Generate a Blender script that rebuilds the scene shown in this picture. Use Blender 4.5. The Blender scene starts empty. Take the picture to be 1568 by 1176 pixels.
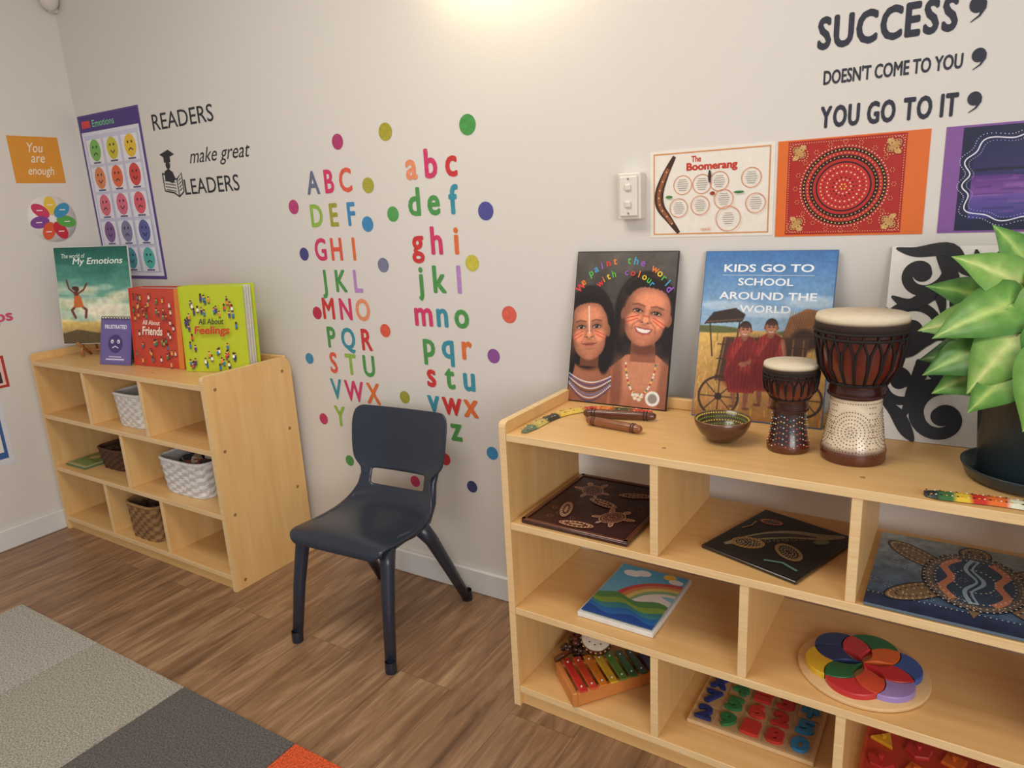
import bpy, bmesh, math, random
import numpy as np
from mathutils import Vector, Matrix
random.seed(7)
scene=bpy.context.scene
pi=math.pi
def lin(c):
    c=max(0,min(255,c))/255.0
    return c/12.92 if c<=0.04045 else ((c+0.055)/1.055)**2.4
def L3(c): return (lin(c[0]),lin(c[1]),lin(c[2]),1.0)
# ---------------------------------------------------------------- materials
def newmat(name):
    m=bpy.data.materials.new(name); m.use_nodes=True
    nt=m.node_tree; return m,nt,nt.nodes['Principled BSDF']
def attr_mat(name,rough=.6,bump=0,bscale=200,coat=0,mottle=0,spec=.5,mscale=60,lo=.3,hi=.7,bd=.002):
    m,nt,b=newmat(name)
    a=nt.nodes.new('ShaderNodeVertexColor'); a.layer_name='Col'
    src=a.outputs['Color']
    tc=nt.nodes.new('ShaderNodeTexCoord')
    n=nt.nodes.new('ShaderNodeTexNoise'); n.inputs['Scale'].default_value=mscale; n.inputs['Detail'].default_value=4
    nt.links.new(tc.outputs['Object'],n.inputs['Vector'])
    mr=nt.nodes.new('ShaderNodeMapRange'); mr.inputs[1].default_value=lo; mr.inputs[2].default_value=hi
    mr.inputs[3].default_value=1-mottle; mr.inputs[4].default_value=1+mottle
    nt.links.new(n.outputs['Fac'],mr.inputs[0])
    vm=nt.nodes.new('ShaderNodeVectorMath'); vm.operation='SCALE'
    nt.links.new(src,vm.inputs[0]); nt.links.new(mr.outputs[0],vm.inputs['Scale'])
    nt.links.new(vm.outputs[0],b.inputs['Base Color'])
    b.inputs['Roughness'].default_value=rough
    b.inputs['Specular IOR Level'].default_value=spec
    if coat: b.inputs['Coat Weight'].default_value=coat; b.inputs['Coat Roughness'].default_value=.1
    if bump:
        n2=nt.nodes.new('ShaderNodeTexNoise'); n2.inputs['Scale'].default_value=bscale
        nt.links.new(tc.outputs['Object'],n2.inputs['Vector'])
        bp=nt.nodes.new('ShaderNodeBump'); bp.inputs['Strength'].default_value=bump; bp.inputs['Distance'].default_value=bd
        nt.links.new(n2.outputs['Fac'],bp.inputs['Height']); nt.links.new(bp.outputs[0],b.inputs['Normal'])
    return m
PRINT=attr_mat('printed_card',rough=.45,mottle=.03)
MATTE=attr_mat('matte_paint',rough=.75,mottle=.05,bump=.1)
VINYL=attr_mat('vinyl_decal',rough=.6,mottle=.12,mscale=90)
GLOSS=attr_mat('lacquered_wood',rough=.25,mottle=.12,coat=.4)
PLAST=attr_mat('moulded_plastic',rough=.27,mottle=.02,bump=.06,bscale=900)
PAINTW=attr_mat('painted_wood',rough=.4,mottle=.05)
FIBRE=attr_mat('woven_fibre',rough=.8,mottle=.15,bump=.3,bscale=300)
LEAF=attr_mat('leaf',rough=.42,mottle=.12,mscale=70)
CARPET=attr_mat('carpet_pile',rough=.95,mottle=.42,mscale=230,lo=.36,hi=.64,bump=.6,bscale=230,bd=.004)
def wood_mat(name,c1,c2,rough=.4,vec=(3,3,40)):
    m,nt,b=newmat(name)
    tc=nt.nodes.new('ShaderNodeTexCoord'); mp=nt.nodes.new('ShaderNodeMapping'); mp.inputs['Scale'].default_value=vec
    nt.links.new(tc.outputs['Object'],mp.inputs['Vector'])
    n=nt.nodes.new('ShaderNodeTexNoise'); n.inputs['Scale'].default_value=1.6; n.inputs['Detail'].default_value=6; n.inputs['Roughness'].default_value=.6
    nt.links.new(mp.outputs[0],n.inputs['Vector'])
    r=nt.nodes.new('ShaderNodeValToRGB'); r.color_ramp.elements[0].position=.3; r.color_ramp.elements[1].position=.7
    r.color_ramp.elements[0].color=L3(c1); r.color_ramp.elements[1].color=L3(c2)
    nt.links.new(n.outputs['Fac'],r.inputs[0]); nt.links.new(r.outputs[0],b.inputs['Base Color'])
    b.inputs['Roughness'].default_value=rough
    return m
MAPLE=wood_mat('maple_ply',(222,176,112),(232,190,128),.38,(2.5,30,12))
MAPLEV=wood_mat('maple_ply_vertical',(224,178,114),(234,194,132),.38,(20,20,2))
EDGE=wood_mat('ply_edge',(224,188,134),(240,210,160),.5,(4,60,150))
def wall_mat(name,c):
    m,nt,b=newmat(name)
    tc=nt.nodes.new('ShaderNodeTexCoord')
    n=nt.nodes.new('ShaderNodeTexNoise'); n.inputs['Scale'].default_value=1.5; n.inputs['Detail'].default_value=3
    nt.links.new(tc.outputs['Object'],n.inputs['Vector'])
    r=nt.nodes.new('ShaderNodeValToRGB'); r.color_ramp.elements[0].color=L3([x*.975 for x in c]); r.color_ramp.elements[1].color=L3(c)
    nt.links.new(n.outputs['Fac'],r.inputs[0]); nt.links.new(r.outputs[0],b.inputs['Base Color'])
    n2=nt.nodes.new('ShaderNodeTexNoise'); n2.inputs['Scale'].default_value=180
    nt.links.new(tc.outputs['Object'],n2.inputs['Vector'])
    bp=nt.nodes.new('ShaderNodeBump'); bp.inputs['Strength'].default_value=.12; bp.inputs['Distance'].default_value=.002
    nt.links.new(n2.outputs['Fac'],bp.inputs['Height']); nt.links.new(bp.outputs[0],b.inputs['Normal'])
    b.inputs['Roughness'].default_value=.55
    return m
WALL=wall_mat('painted_plaster',(225,221,214))
TRIM=wall_mat('trim_paint',(226,226,224))
def floor_mat():
    m,nt,b=newmat('vinyl_plank_floor')
    tc=nt.nodes.new('ShaderNodeTexCoord')
    sp=nt.nodes.new('ShaderNodeSeparateXYZ'); nt.links.new(tc.outputs['Object'],sp.inputs[0])
    cb=nt.nodes.new('ShaderNodeCombineXYZ'); nt.links.new(sp.outputs['Y'],cb.inputs['X']); nt.links.new(sp.outputs['X'],cb.inputs['Y'])
    br=nt.nodes.new('ShaderNodeTexBrick'); br.inputs['Scale'].default_value=1; br.inputs['Brick Width'].default_value=1.2; br.inputs['Row Height'].default_value=.18
    br.inputs['Mortar Size'].default_value=.0008; br.inputs['Mortar Smooth'].default_value=.3
    br.inputs['Color1'].default_value=(.0,.0,.0,1); br.inputs['Color2'].default_value=(1,1,1,1); br.inputs['Mortar'].default_value=(.3,.3,.3,1); br.offset=.37
    nt.links.new(cb.outputs[0],br.inputs['Vector'])
    ad=nt.nodes.new('ShaderNodeVectorMath'); ad.operation='MULTIPLY_ADD'
    nt.links.new(br.outputs['Color'],ad.inputs[0]); ad.inputs[1].default_value=(3,3,3); nt.links.new(cb.outputs[0],ad.inputs[2])
    mp=nt.nodes.new('ShaderNodeMapping'); mp.inputs['Scale'].default_value=(2.6,22,1); nt.links.new(ad.outputs[0],mp.inputs['Vector'])
    n=nt.nodes.new('ShaderNodeTexNoise'); n.inputs['Scale'].default_value=1.3; n.inputs['Detail'].default_value=8; n.inputs['Roughness'].default_value=.62; n.inputs['Distortion'].default_value=.8
    nt.links.new(mp.outputs[0],n.inputs['Vector'])
    r=nt.nodes.new('ShaderNodeValToRGB'); e=r.color_ramp.elements
    e[0].position=.27; e[0].color=L3((100,73,51)); e[1].position=.75; e[1].color=L3((188,155,118))
    x=e.new(.5); x.color=L3((146,112,82))
    nt.links.new(n.outputs['Fac'],r.inputs[0])
    mx=nt.nodes.new('ShaderNodeMixRGB'); mx.blend_type='MULTIPLY'; mx.inputs[0].default_value=1
    r2=nt.nodes.new('ShaderNodeValToRGB'); r2.color_ramp.elements[0].color=(.9,.9,.9,1); r2.color_ramp.elements[1].color=(1.0,1.0,1.0,1)
    nt.links.new(br.outputs['Color'],r2.inputs[0]); nt.links.new(r.outputs[0],mx.inputs[1]); nt.links.new(r2.outputs[0],mx.inputs[2])
    m2=nt.nodes.new('ShaderNodeMixRGB'); m2.blend_type='MIX'; m2.inputs[2].default_value=L3((100,76,56))
    nt.links.new(br.outputs['Fac'],m2.inputs[0]); nt.links.new(mx.outputs[0],m2.inputs[1])
    nt.links.new(m2.outputs[0],b.inputs['Base Color']); b.inputs['Roughness'].default_value=.38
    bp=nt.nodes.new('ShaderNodeBump'); bp.inputs['Strength'].default_value=.12; bp.inputs['Distance'].default_value=.002
    nt.links.new(n.outputs['Fac'],bp.inputs['Height']); nt.links.new(bp.outputs[0],b.inputs['Normal'])
    return m
FLOOR=floor_mat()
def emis(name,c,s):
    m,nt,b=newmat(name); b.inputs['Base Color'].default_value=L3(c); b.inputs['Emission Color'].default_value=L3(c); b.inputs['Emission Strength'].default_value=s
    return m
LAMP=emis('lamp_diffuser',(255,234,180),17)
# ---------------------------------------------------------------- mesh builder
class MB:
    def __init__(s,name): s.name=name; s.V=[];s.F=[];s.M=[];s.C=[];s.S=[];s.mats=[]
    def add(s,vs,fs,mat,col=(255,255,255),smooth=False,vcol=None,fm=None):
        if mat not in s.mats: s.mats.append(mat)
        k=s.mats.index(mat); o=len(s.V)
        s.V+= [tuple(v) for v in vs]
        lc=L3(col) if vcol is None else None
        for i,f in enumerate(fs):
            s.F.append([o+j for j in f])
            if fm and fm.get(i):
                if fm[i] not in s.mats: s.mats.append(fm[i])
                s.M.append(s.mats.index(fm[i]))
            else: s.M.append(k)
            s.S.append(smooth)
            s.C.append([lc]*len(f) if lc else [vcol[j] for j in f])
    def bmadd(s,bm,mat,col,smooth=False,T=None,facemat=None):
        if T is not None: bm.transform(T)
        bm.verts.index_update(); bm.normal_update()
        fs=[[v.index for v in f.verts] for f in bm.faces]
        fm=None
        if facemat: fm={i:facemat(f.normal) for i,f in enumerate(bm.faces)}
        s.add([v.co.copy() for v in bm.verts],fs,mat,col,smooth,None,fm); bm.free()
    def box(s,x0,x1,y0,y1,z0,z1,mat,col=(255,255,255),bev=.002,T=None,facemat=None,seg=1):
        bm=bmesh.new(); bmesh.ops.create_cube(bm,size=1)
        bm.transform(Matrix.Translation(((x0+x1)/2,(y0+y1)/2,(z0+z1)/2))@Matrix.Diagonal((abs(x1-x0),abs(y1-y0),abs(z1-z0),1)))
        if bev: bmesh.ops.bevel(bm,geom=bm.edges[:],offset=bev,segments=seg,affect='EDGES',profile=.5)
        s.bmadd(bm,mat,col,False,T,facemat)
    def lathe(s,prof,mat,col,T=None,n=40,cols=None,smooth=True):
        vs=[];fs=[];vc=[]
        for k,(r,z) in enumerate(prof):
            for i in range(n):
                a=2*pi*i/n; v=Vector((r*math.cos(a),r*math.sin(a),z))
                vs.append(T@v if T else v); vc.append(L3(cols[k] if cols else col))
        for k in range(len(prof)-1):
            for i in range(n):
                j=(i+1)%n; fs.append([k*n+i,k*n+j,(k+1)*n+j,(k+1)*n+i])
        s.add(vs,fs,mat,col,smooth,vc)
    def tube(s,pts,r,mat,col,n=8,smooth=True,rs=None,cap=True,flat=1.0):
        pts=[Vector(p) for p in pts]; vs=[];fs=[]; up=None
        for k,p in enumerate(pts):
            t=(pts[min(k+1,len(pts)-1)]-pts[max(k-1,0)]).normalized()
            if up is None:
                up=Vector((0,0,1)) if abs(t.z)<.9 else Vector((0,1,0))
            a=t.cross(up).normalized(); b=a.cross(t).normalized(); up=b
            rr=rs[k] if rs else r
            for i in range(n):
                th=2*pi*i/n; vs.append(p+a*math.cos(th)*rr+b*math.sin(th)*rr*flat)
        for k in range(len(pts)-1):
            for i in range(n):
                j=(i+1)%n; fs.append([k*n+i,k*n+j,(k+1)*n+j,(k+1)*n+i])
        if cap: fs.append(list(range(n))[::-1]); fs.append([(len(pts)-1)*n+i for i in range(n)])
        s.add(vs,fs,mat,col,smooth)
    def ball(s,c,r,mat,col,sub=1,sc=(1,1,1),T=None):
        bm=bmesh.new(); bmesh.ops.create_icosphere(bm,subdivisions=sub,radius=r)
        M=Matrix.Translation(c)@(T if T else Matrix())@Matrix.Diagonal((*sc,1))
        s.bmadd(bm,mat,col,True,M)
    def build(s,parent=None,mods=None):
        me=bpy.data.meshes.new(s.name); me.from_pydata(s.V,[],s.F)
        for m in s.mats: me.materials.append(m)
        me.polygons.foreach_set('material_index',s.M); me.polygons.foreach_set('use_smooth',s.S)
        ca=me.color_attributes.new('Col','FLOAT_COLOR','CORNER')
        flat=[x for f in s.C for c in f for x in c]; ca.data.foreach_set('color',flat)
        me.update()
        ob=bpy.data.objects.new(s.name,me); scene.collection.objects.link(ob)
        if parent: ob.parent=parent
        return ob
# ---------------------------------------------------------------- text
_tc={}
def textmesh(body,bold=0,shear=0,extrude=0,res=3):
    k=(body,bold,shear,extrude)
    if k in _tc: return _tc[k]
    c=bpy.data.curves.new('tmp','FONT'); c.body=body; c.size=1; c.offset=bold; c.shear=shear; c.extrude=extrude; c.resolution_u=res
    ob=bpy.data.objects.new('tmp',c); scene.collection.objects.link(ob)
    dg=bpy.context.evaluated_depsgraph_get(); dg.update()
    me=bpy.data.meshes.new_from_object(ob.evaluated_get(dg))
    vs=[v.co.copy() for v in me.vertices]; fs=[list(p.vertices) for p in me.polygons]
    bpy.data.objects.remove(ob); bpy.data.curves.remove(c); bpy.data.meshes.remove(me)
    xs=[v.x for v in vs] or [0,1]; ys=[v.y for v in vs] or [0,1]
    r=(vs,fs,min(xs),max(xs),min(ys),max(ys)); _tc[k]=r; return r
def bshifts(b):
    return [(0,0)] if not b else [(0,0),(b,0),(-b,0),(0,b*.8),(0,-b*.8),(b*.7,b*.55),(-b*.7,b*.55),(b*.7,-b*.55),(-b*.7,-b*.55)]
# ---------------------------------------------------------------- canvas
class CV:
    """flat artwork on a real board: x,y in fractions of width/height, radii in fractions of width"""
    def __init__(s,mb,O,U,V,w=1,h=1,mat=None,off=.0004,step=.00005):
        s.m=mb; s.O=Vector(O); s.U=Vector(U).normalized(); s.Vv=Vector(V).normalized(); s.N=s.U.cross(s.Vv).normalized()
        s.w=w; s.h=h; s.mat=mat or PRINT; s.z=off; s.step=step; s.asp=w/h
    def P(s,x,y,dz=0): return s.O+s.U*(x*s.w)+s.Vv*(y*s.h)+s.N*(s.z+dz)
    def poly(s,pts,col,inc=True):
        if inc: s.z+=s.step
        s.m.add([s.P(*p) for p in pts],[list(range(len(pts)))],s.mat,col)
    def rect(s,x0,y0,x1,y1,col): s.poly([(x0,y0),(x1,y0),(x1,y1),(x0,y1)],col)
    def grad(s,x0,y0,x1,y1,c0,c1):
        s.z+=s.step
        s.m.add([s.P(x0,y0),s.P(x1,y0),s.P(x1,y1),s.P(x0,y1)],[[0,1,2,3]],s.mat,vcol=[L3(c0),L3(c0),L3(c1),L3(c1)])
    def ell(s,cx,cy,rx,ry,col,rot=0,n=28,inc=True,dz=0,a0=0,a1=2*pi):
        if inc: s.z+=s.step
        vs=[]
        for i in range(n):
            a=a0+(a1-a0)*i/(n if a1-a0>6.28 else n-1); x=rx*math.cos(a); y=ry*math.sin(a)
            vs.append(s.P(cx+x*math.cos(rot)-y*math.sin(rot),cy+(x*math.sin(rot)+y*math.cos(rot))*s.asp))
        s.m.add(vs,[list(range(n))],s.mat,col)
    def dot(s,cx,cy,r,col,n=8): s.ell(cx,cy,r,r,col,n=n,inc=False)
    def dots(s,pts,r,col,n=7):
        s.z+=s.step
        for p in pts: s.dot(p[0],p[1],r,col,n)
    def ringdots(s,cx,cy,rx,ry,k,r,col,ph=0,rot=0):
        P=[]
        for i in range(k):
            a=ph+2*pi*i/k; x=rx*math.cos(a); y=ry*math.sin(a)
            P.append((cx+x*math.cos(rot)-y*math.sin(rot),cy+(x*math.sin(rot)+y*math.cos(rot))*s.asp))
        s.dots(P,r,col)
    def ring(s,cx,cy,rx,ry,wd,col,n=32,rot=0):
        s.z+=s.step; vs=[]
        for i in range(n):
            a=2*pi*i/n
            for k in (0,1):
                x=(rx-k*wd)*math.cos(a); y=(ry-k*wd)*math.sin(a)
                vs.append(s.P(cx+x*math.cos(rot)-y*math.sin(rot),cy+(x*math.sin(rot)+y*math.cos(rot))*s.asp))
        s.m.add(vs,[[2*i,2*i+1,2*((i+1)%n)+1,2*((i+1)%n)] for i in range(n)],s.mat,col)
    def stroke(s,pts,wd,col,taper=None):
        s.z+=s.step; P=[Vector((p[0],p[1]/s.asp)) for p in pts]; vs=[]
        for k,p in enumerate(P):
            t=(P[min(k+1,len(P)-1)]-P[max(k-1,0)]); t=t.normalized() if t.length>0 else Vector((1,0))
            nn=Vector((-t.y,t.x)); w2=wd/2*(taper(k/(len(P)-1)) if taper else 1)
            for q in (p+nn*w2,p-nn*w2): vs.append(s.P(q.x,q.y*s.asp))
        s.m.add(vs,[[2*i,2*i+1,2*i+3,2*i+2] for i in range(len(P)-1)],s.mat,col)
    def text(s,body,x0,y0,x1,y1,col,bold=0,shear=0,ext=0):
        vs,fs,a,b,c,d=textmesh(body,0,shear,1 if ext else 0)
        if not vs: return
        sx=(x1-x0)/(b-a+2*bold); sy=(y1-y0)/(d-c+1.6*bold)
        for (hx,hy) in bshifts(bold):
            s.z+=s.step*.2
            s.m.add([s.P(x0+(v.x-a+bold+hx)*sx,y0+(v.y-c+.8*bold+hy)*sy,(v.z+1)*ext/2 if ext else 0) for v in vs],fs,s.mat,col)
    def raster(s,R,x0=0,y0=0,x1=1,y1=1):
        s.z+=s.step*4; ny,nx,_=R.I.shape
        I=np.clip(R.I,0,255)/255.; LI=np.where(I<=.04045,I/12.92,((I+.055)/1.055)**2.4)
        vs=[s.P(x0+(x1-x0)*i/(nx-1),y0+(y1-y0)*j/(ny-1)) for j in range(ny) for i in range(nx)]
        vc=[(float(LI[j,i,0]),float(LI[j,i,1]),float(LI[j,i,2]),1.0) for j in range(ny) for i in range(nx)]
        fs=[[j*nx+i,j*nx+i+1,(j+1)*nx+i+1,(j+1)*nx+i] for j in range(ny-1) for i in range(nx-1)]
        s.m.add(vs,fs,s.mat,vcol=vc); s.z+=s.step*2
class Ras:
    """procedural soft painting: coordinates in width units, y up (0..h/w)"""
    def __init__(s,nx,asp,bg):
        ny=int(nx*asp); s.asp=asp; s.I=np.zeros((ny,nx,3)); s.I[:]=bg
        s.X,s.Y=np.meshgrid(np.linspace(0,1,nx),np.linspace(0,asp,ny)); s.px=1/nx; s.rg=np.random.RandomState(4)
    def mix(s,M,c,a=1):
        M=(M*a)[...,None]; s.I=s.I*(1-M)+np.array(c,float)*M
    def ell(s,cx,cy,rx,ry,c,a=1,soft=.12,rot=0):
        dx=s.X-cx; dy=s.Y-cy; x=dx*math.cos(rot)+dy*math.sin(rot); y=-dx*math.sin(rot)+dy*math.cos(rot)
        d=np.sqrt((x/rx)**2+(y/ry)**2); soft=max(soft,1.2*s.px/min(rx,ry)); t=np.clip((1+soft/2-d)/soft,0,1); s.mix(t*t*(3-2*t),c,a)
    def line(s,pts,w,c,a=1,soft=.4):
        D=np.full(s.X.shape,9.)
        for (p,q) in zip(pts[:-1],pts[1:]):
            vx,vy=q[0]-p[0],q[1]-p[1]; L=vx*vx+vy*vy+1e-12
            t=np.clip(((s.X-p[0])*vx+(s.Y-p[1])*vy)/L,0,1); D=np.minimum(D,np.hypot(s.X-p[0]-t*vx,s.Y-p[1]-t*vy))
        sf=max(soft*w,1.2*s.px); s.mix(np.clip((w/2+sf/2-D)/sf,0,1),c,a)
    def poly(s,pts,c,a=1):
        M=np.zeros(s.X.shape,bool); n=len(pts)
        for i in range(n):
            x0,y0=pts[i]; x1,y1=pts[(i+1)%n]
            if y0==y1: continue
            M^=((s.Y>=min(y0,y1))&(s.Y<max(y0,y1))&(s.X<(x1-x0)*(s.Y-y0)/(y1-y0)+x0))
        M=M.astype(float); P=np.pad(M,1,mode='edge'); M=(P[1:-1,1:-1]*2+P[:-2,1:-1]+P[2:,1:-1]+P[1:-1,:-2]+P[1:-1,2:])/6; s.mix(M,c,a)
    def vgrad(s,y0,y1,c0,c1):
        t=np.clip((s.Y-y0)/(y1-y0),0,1)[...,None]; G=np.array(c0,float)*(1-t)+np.array(c1,float)*t
        M=((s.Y>=y0-1e-9)&(s.Y<=y1+1e-9))[...,None]; s.I=np.where(M,G,s.I)
    def noise(s,amp,cells,mask=None):
        ny,nx,_=s.I.shape; gx=cells; gy=max(2,int(cells*s.asp)); G=s.rg.rand(gy+2,gx+2)-.5
        fx=s.X*gx; fy=s.Y/s.asp*gy; ix=np.minimum(fx.astype(int),gx); iy=np.minimum(fy.astype(int),gy); tx=fx-ix; ty=fy-iy
        N=(G[iy,ix]*(1-tx)+G[iy,np.minimum(ix+1,gx+1)]*tx)*(1-ty)+(G[np.minimum(iy+1,gy+1),ix]*(1-tx)+G[np.minimum(iy+1,gy+1),np.minimum(ix+1,gx+1)]*tx)*ty
        if mask is not None: N=N*mask
        s.I=s.I*(1+amp*N[...,None])
X,Y,Z=Vector((1,0,0)),Vector((0,1,0)),Vector((0,0,1))
def slab(mb,O,U,V,w,h,t,mat,col,bev=0):
    O=Vector(O);U=Vector(U).normalized();V=Vector(V).normalized();N=U.cross(V).normalized()
    M=Matrix((U.to_4d(),V.to_4d(),N.to_4d(),(0,0,0,1))).transposed(); M[0][3],M[1][3],M[2][3]=O
    for i in range(3): M[3][i]=0
    M[3][3]=1
    mb.box(0,w,0,h,-t,0,mat,col,bev,T=M)
# ================================================================= ROOM
XC=-2.29; XR=3.0; YF=-4.0; HC=2.42
def room(name,*a,mat):
    mb=MB(name); mb.box(*a,mat,bev=0); return mb.build()
room('floor',XC-.1,XR,YF,.1,-.1,0,mat=FLOOR)
room('wall_back',XC-.1,XR,0,.1,0,HC,mat=WALL)
room('wall_left',XC-.1,XC,YF,0,0,HC,mat=WALL)
room('ceiling',XC-.1,XR,YF,.1,HC,HC+.1,mat=WALL)
def base(name,x0,x1,y0,y1):
    mb=MB(name); mb.box(x0,x1,y0,y1,0,.085,TRIM,bev=.004); return mb.build()
base('baseboard_back',XC,XR,-.014,0); base('baseboard_left',XC,XC+.014,YF,-.014)
mb=MB('motion_sensor')
mb.ball((XC+.035,-.035,2.115),.035,PLAST,(220,215,205),3,(1,1,1.3))
mb.box(XC,XC+.03,-.03,0,2.07,2.16,PLAST,(220,215,205),.004)
mb.build()
mb=MB('wall_lamp')
mb.box(-.36,.04,-.03,0,1.870,1.930,PLAST,(235,235,235),.004)
T=Matrix.Translation((-.36,-.052,1.885))@Matrix.Rotation(pi/2,4,'Y')
mb.lathe([(0,0),(.024,.004),(.026,.02),(.026,.38),(.024,.396),(0,.40)],LAMP,(255,240,210),T,24)
mb.build()
# ================================================================= CARPET
mb=MB('carpet_tiles')
xs=[-1.75,-1.28,-.84,-.40,.04]; yy=-.785
pal=[[(170,167,158),(160,155,144),(92,90,87),(206,84,40)],[(156,152,144),(92,90,87),(166,160,150),(92,90,87)],[(92,90,87),(166,162,152),(206,84,40),(154,150,142)]]
for r in range(3):
    for i in range(4):
        mb.box(xs[i]+.0006,xs[i+1]-.0006,yy-.45*(r+1)+.0006,yy-.45*r-.0006,0.0005,.0085,CARPET,pal[r][i],.002)
mb.build()
# ================================================================= SHELVES
SL,SD,SH,ST=1.131,.3517,.76,.018
Z1,Z2,Z3,ZB=.5095,.2826,.7315,.0589
def shelf(name,x0,g,th):
    T=Matrix.Translation((x0,-g,0))@Matrix.Rotation(th,4,'Z')
    mb=MB(name)
    fe=lambda n: EDGE if n.y<-.7 else None
    for xa in (0,SL-ST):
        pr=[(-SD,0),(-SD,SH-.012)]+[( -SD+.012-.012*math.cos(a),SH-.012+.012*math.sin(a)) for a in (pi/6,pi/3,pi/2)]
        pr+= [(-.04+.04*math.sin(a),SH-.04+.04*math.cos(a)) for a in [k*pi/12 for k in range(7)]]+[(0,0)]
        vs=[T@Vector((xa,p[0],p[1])) for p in pr]+[T@Vector((xa+ST,p[0],p[1])) for p in pr]; n=len(pr)
        mb.add(vs,[list(range(n)),[n+i for i in range(n)][::-1]],MAPLEV)
        mb.add(vs,[[i,(i+1)%n,n+(i+1)%n,n+i] for i in range(n)],EDGE)
        for (py,pz) in [(-SD+.04,.03),(-SD+.04,Z2-.01),(-SD+.04,Z1-.01),(-.04,Z1-.01),(-.04,Z2-.01),(-.04,.03),(-SD+.04,Z3-.02),(-.04,Z3-.02)]:
            for xx,sg in ((xa+ST+.0004,1),(xa-.0004,-1)):
                if (xa==0)==(sg==1): continue
                mb.add([T@Vector((xx,py+.006*math.cos(k*pi/6),pz+.006*math.sin(k*pi/6))) for k in range(12)],[list(range(12))],PRINT,(150,112,70))
    hb=lambda z: mb.box(ST,SL-ST,-SD+.001,-.002,z-ST,z,MAPLE,bev=.001,T=T,facemat=fe)
    hb(Z3);hb(Z1);hb(Z2);hb(ZB)
    mb.box(ST,SL-ST,-SD+.012,-SD+.03,0,ZB-ST,MAPLE,bev=.001,T=T)
    mb.box(ST,SL-ST,-.02,-.004,0,ZB-ST,MAPLE,bev=.001,T=T)
    mb.box(ST,SL-ST,-.016,-.001,Z3,SH,MAPLE,bev=.003,T=T)
    for xf,a,b in [(1/3,Z1,Z3-ST),(2/3,Z1,Z3-ST),(.5,Z2,Z1-ST),(1/3,ZB,Z2-ST),(2/3,ZB,Z2-ST)]:
        mb.box(SL*xf-ST/2,SL*xf+ST/2,-SD+.003,-.003,a,b,MAPLEV,bev=.001,T=T,facemat=fe)
    for (xf,z) in [(1/3,Z3),(2/3,Z3)]:
        for y in (-.06,-SD+.06): mb.lathe([(0,.0006),(.0045,.0006),(.0045,0)],PRINT,(170,130,84),T@Matrix.Translation((SL*xf,y,z)),10)
    return mb.build()
shelf('storage_shelf',-2.269,.0231,-.0084)
shelf('storage_shelf.001',0,.0564,-.0213)
# ================================================================= CHAIR
def chair():
    root=bpy.data.objects.new('school_chair',None); scene.collection.objects.link(root)
    root.location=(-.5665,-.269,0); root.rotation_euler=(0,0,.06)
    col=(42,49,62)
    prof=[(-.192,.322,.150,0),(-.190,.345,.166,0),(-.176,.360,.174,-.006),(-.145,.364,.177,-.012),(-.09,.358,.177,-.012),(-.03,.350,.176,-.006),(.03,.348,.172,0),
          (.075,.354,.163,.012),(.105,.372,.150,.022),(.124,.398,.139,.026),(.134,.425,.133,.026),(.140,.444,.137,.026),(.145,.462,.164,.026),(.150,.482,.176,.026),(.157,.52,.181,.026),(.165,.56,.183,.026),(.172,.598,.184,.024),(.178,.624,.178,.02),(.181,.636,.165,.016),(.182,.641,.150,.012)]
    n=16; vs=[];fs=[]
    for k,(y,z,w,c) in enumerate(prof):
        y0,z0=prof[max(k-1,0)][:2]; y1,z1=prof[min(k+1,len(prof)-1)][:2]
        t=Vector((0,y1-y0,z1-z0)).normalized(); nn=Vector((0,-t.z,t.y))
        for i in range(n+1):
            u=-1+2*i/n; vs.append(Vector((w*u,y,z))+nn*(c*abs(u)**2.6))
    for k in range(len(prof)-1):
        for i in range(n):
            if k in (9,10) and 2<=i<=13: continue
            fs.append([k*(n+1)+i,k*(n+1)+i+1,(k+1)*(n+1)+i+1,(k+1)*(n+1)+i])
    mb=MB('seat_shell'); mb.add(vs,fs,PLAST,col,True); ob=mb.build(root)
    so=ob.modifiers.new('s','SOLIDIFY'); so.thickness=.009; so.offset=0
    sb=ob.modifiers.new('b','SUBSURF'); sb.levels=2; sb.render_levels=2
    mb=MB('seat_skirt')
    mb.box(-.155,.155,-.17,.07,.318,.345,PLAST,col,.012,seg=3)
    mb.build(root)
    k=1
    for sx in (-1,1):
        for (p,r) in [([(sx*.150,-.135,.345),(sx*.158,-.15,.30),(sx*.166,-.175,.18),(sx*.176,-.202,.005)],[.024,.021,.018,.0155]),
                      ([(sx*.148,.02,.335),(sx*.158,.06,.275),(sx*.168,.125,.15),(sx*.176,.202,.005)],[.026,.021,.018,.0155])]:
            mb=MB('leg_%d'%k); k+=1
            mb.tube(p,0,PLAST,col,16,True,rs=r)
            e=Vector(p[-1]); mb.lathe([(0,-.005),(.016,-.005),(.017,.0),(.0162,.02),(.0155,.03)],PLAST,(36,42,54),Matrix.Translation(e),16)
            mb.build(root)
    mb=MB('side_rails')
    for sx in (-1,1):
        mb.tube([(sx*.150,-.12,.345),(sx*.158,-.03,.338),(sx*.154,.05,.343),(sx*.141,.10,.375),(sx*.134,.124,.43),(sx*.150,.135,.478)],0,PLAST,col,10,True,rs=[.012,.014,.014,.013,.011,.005])
    mb.build(root)
chair()
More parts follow.
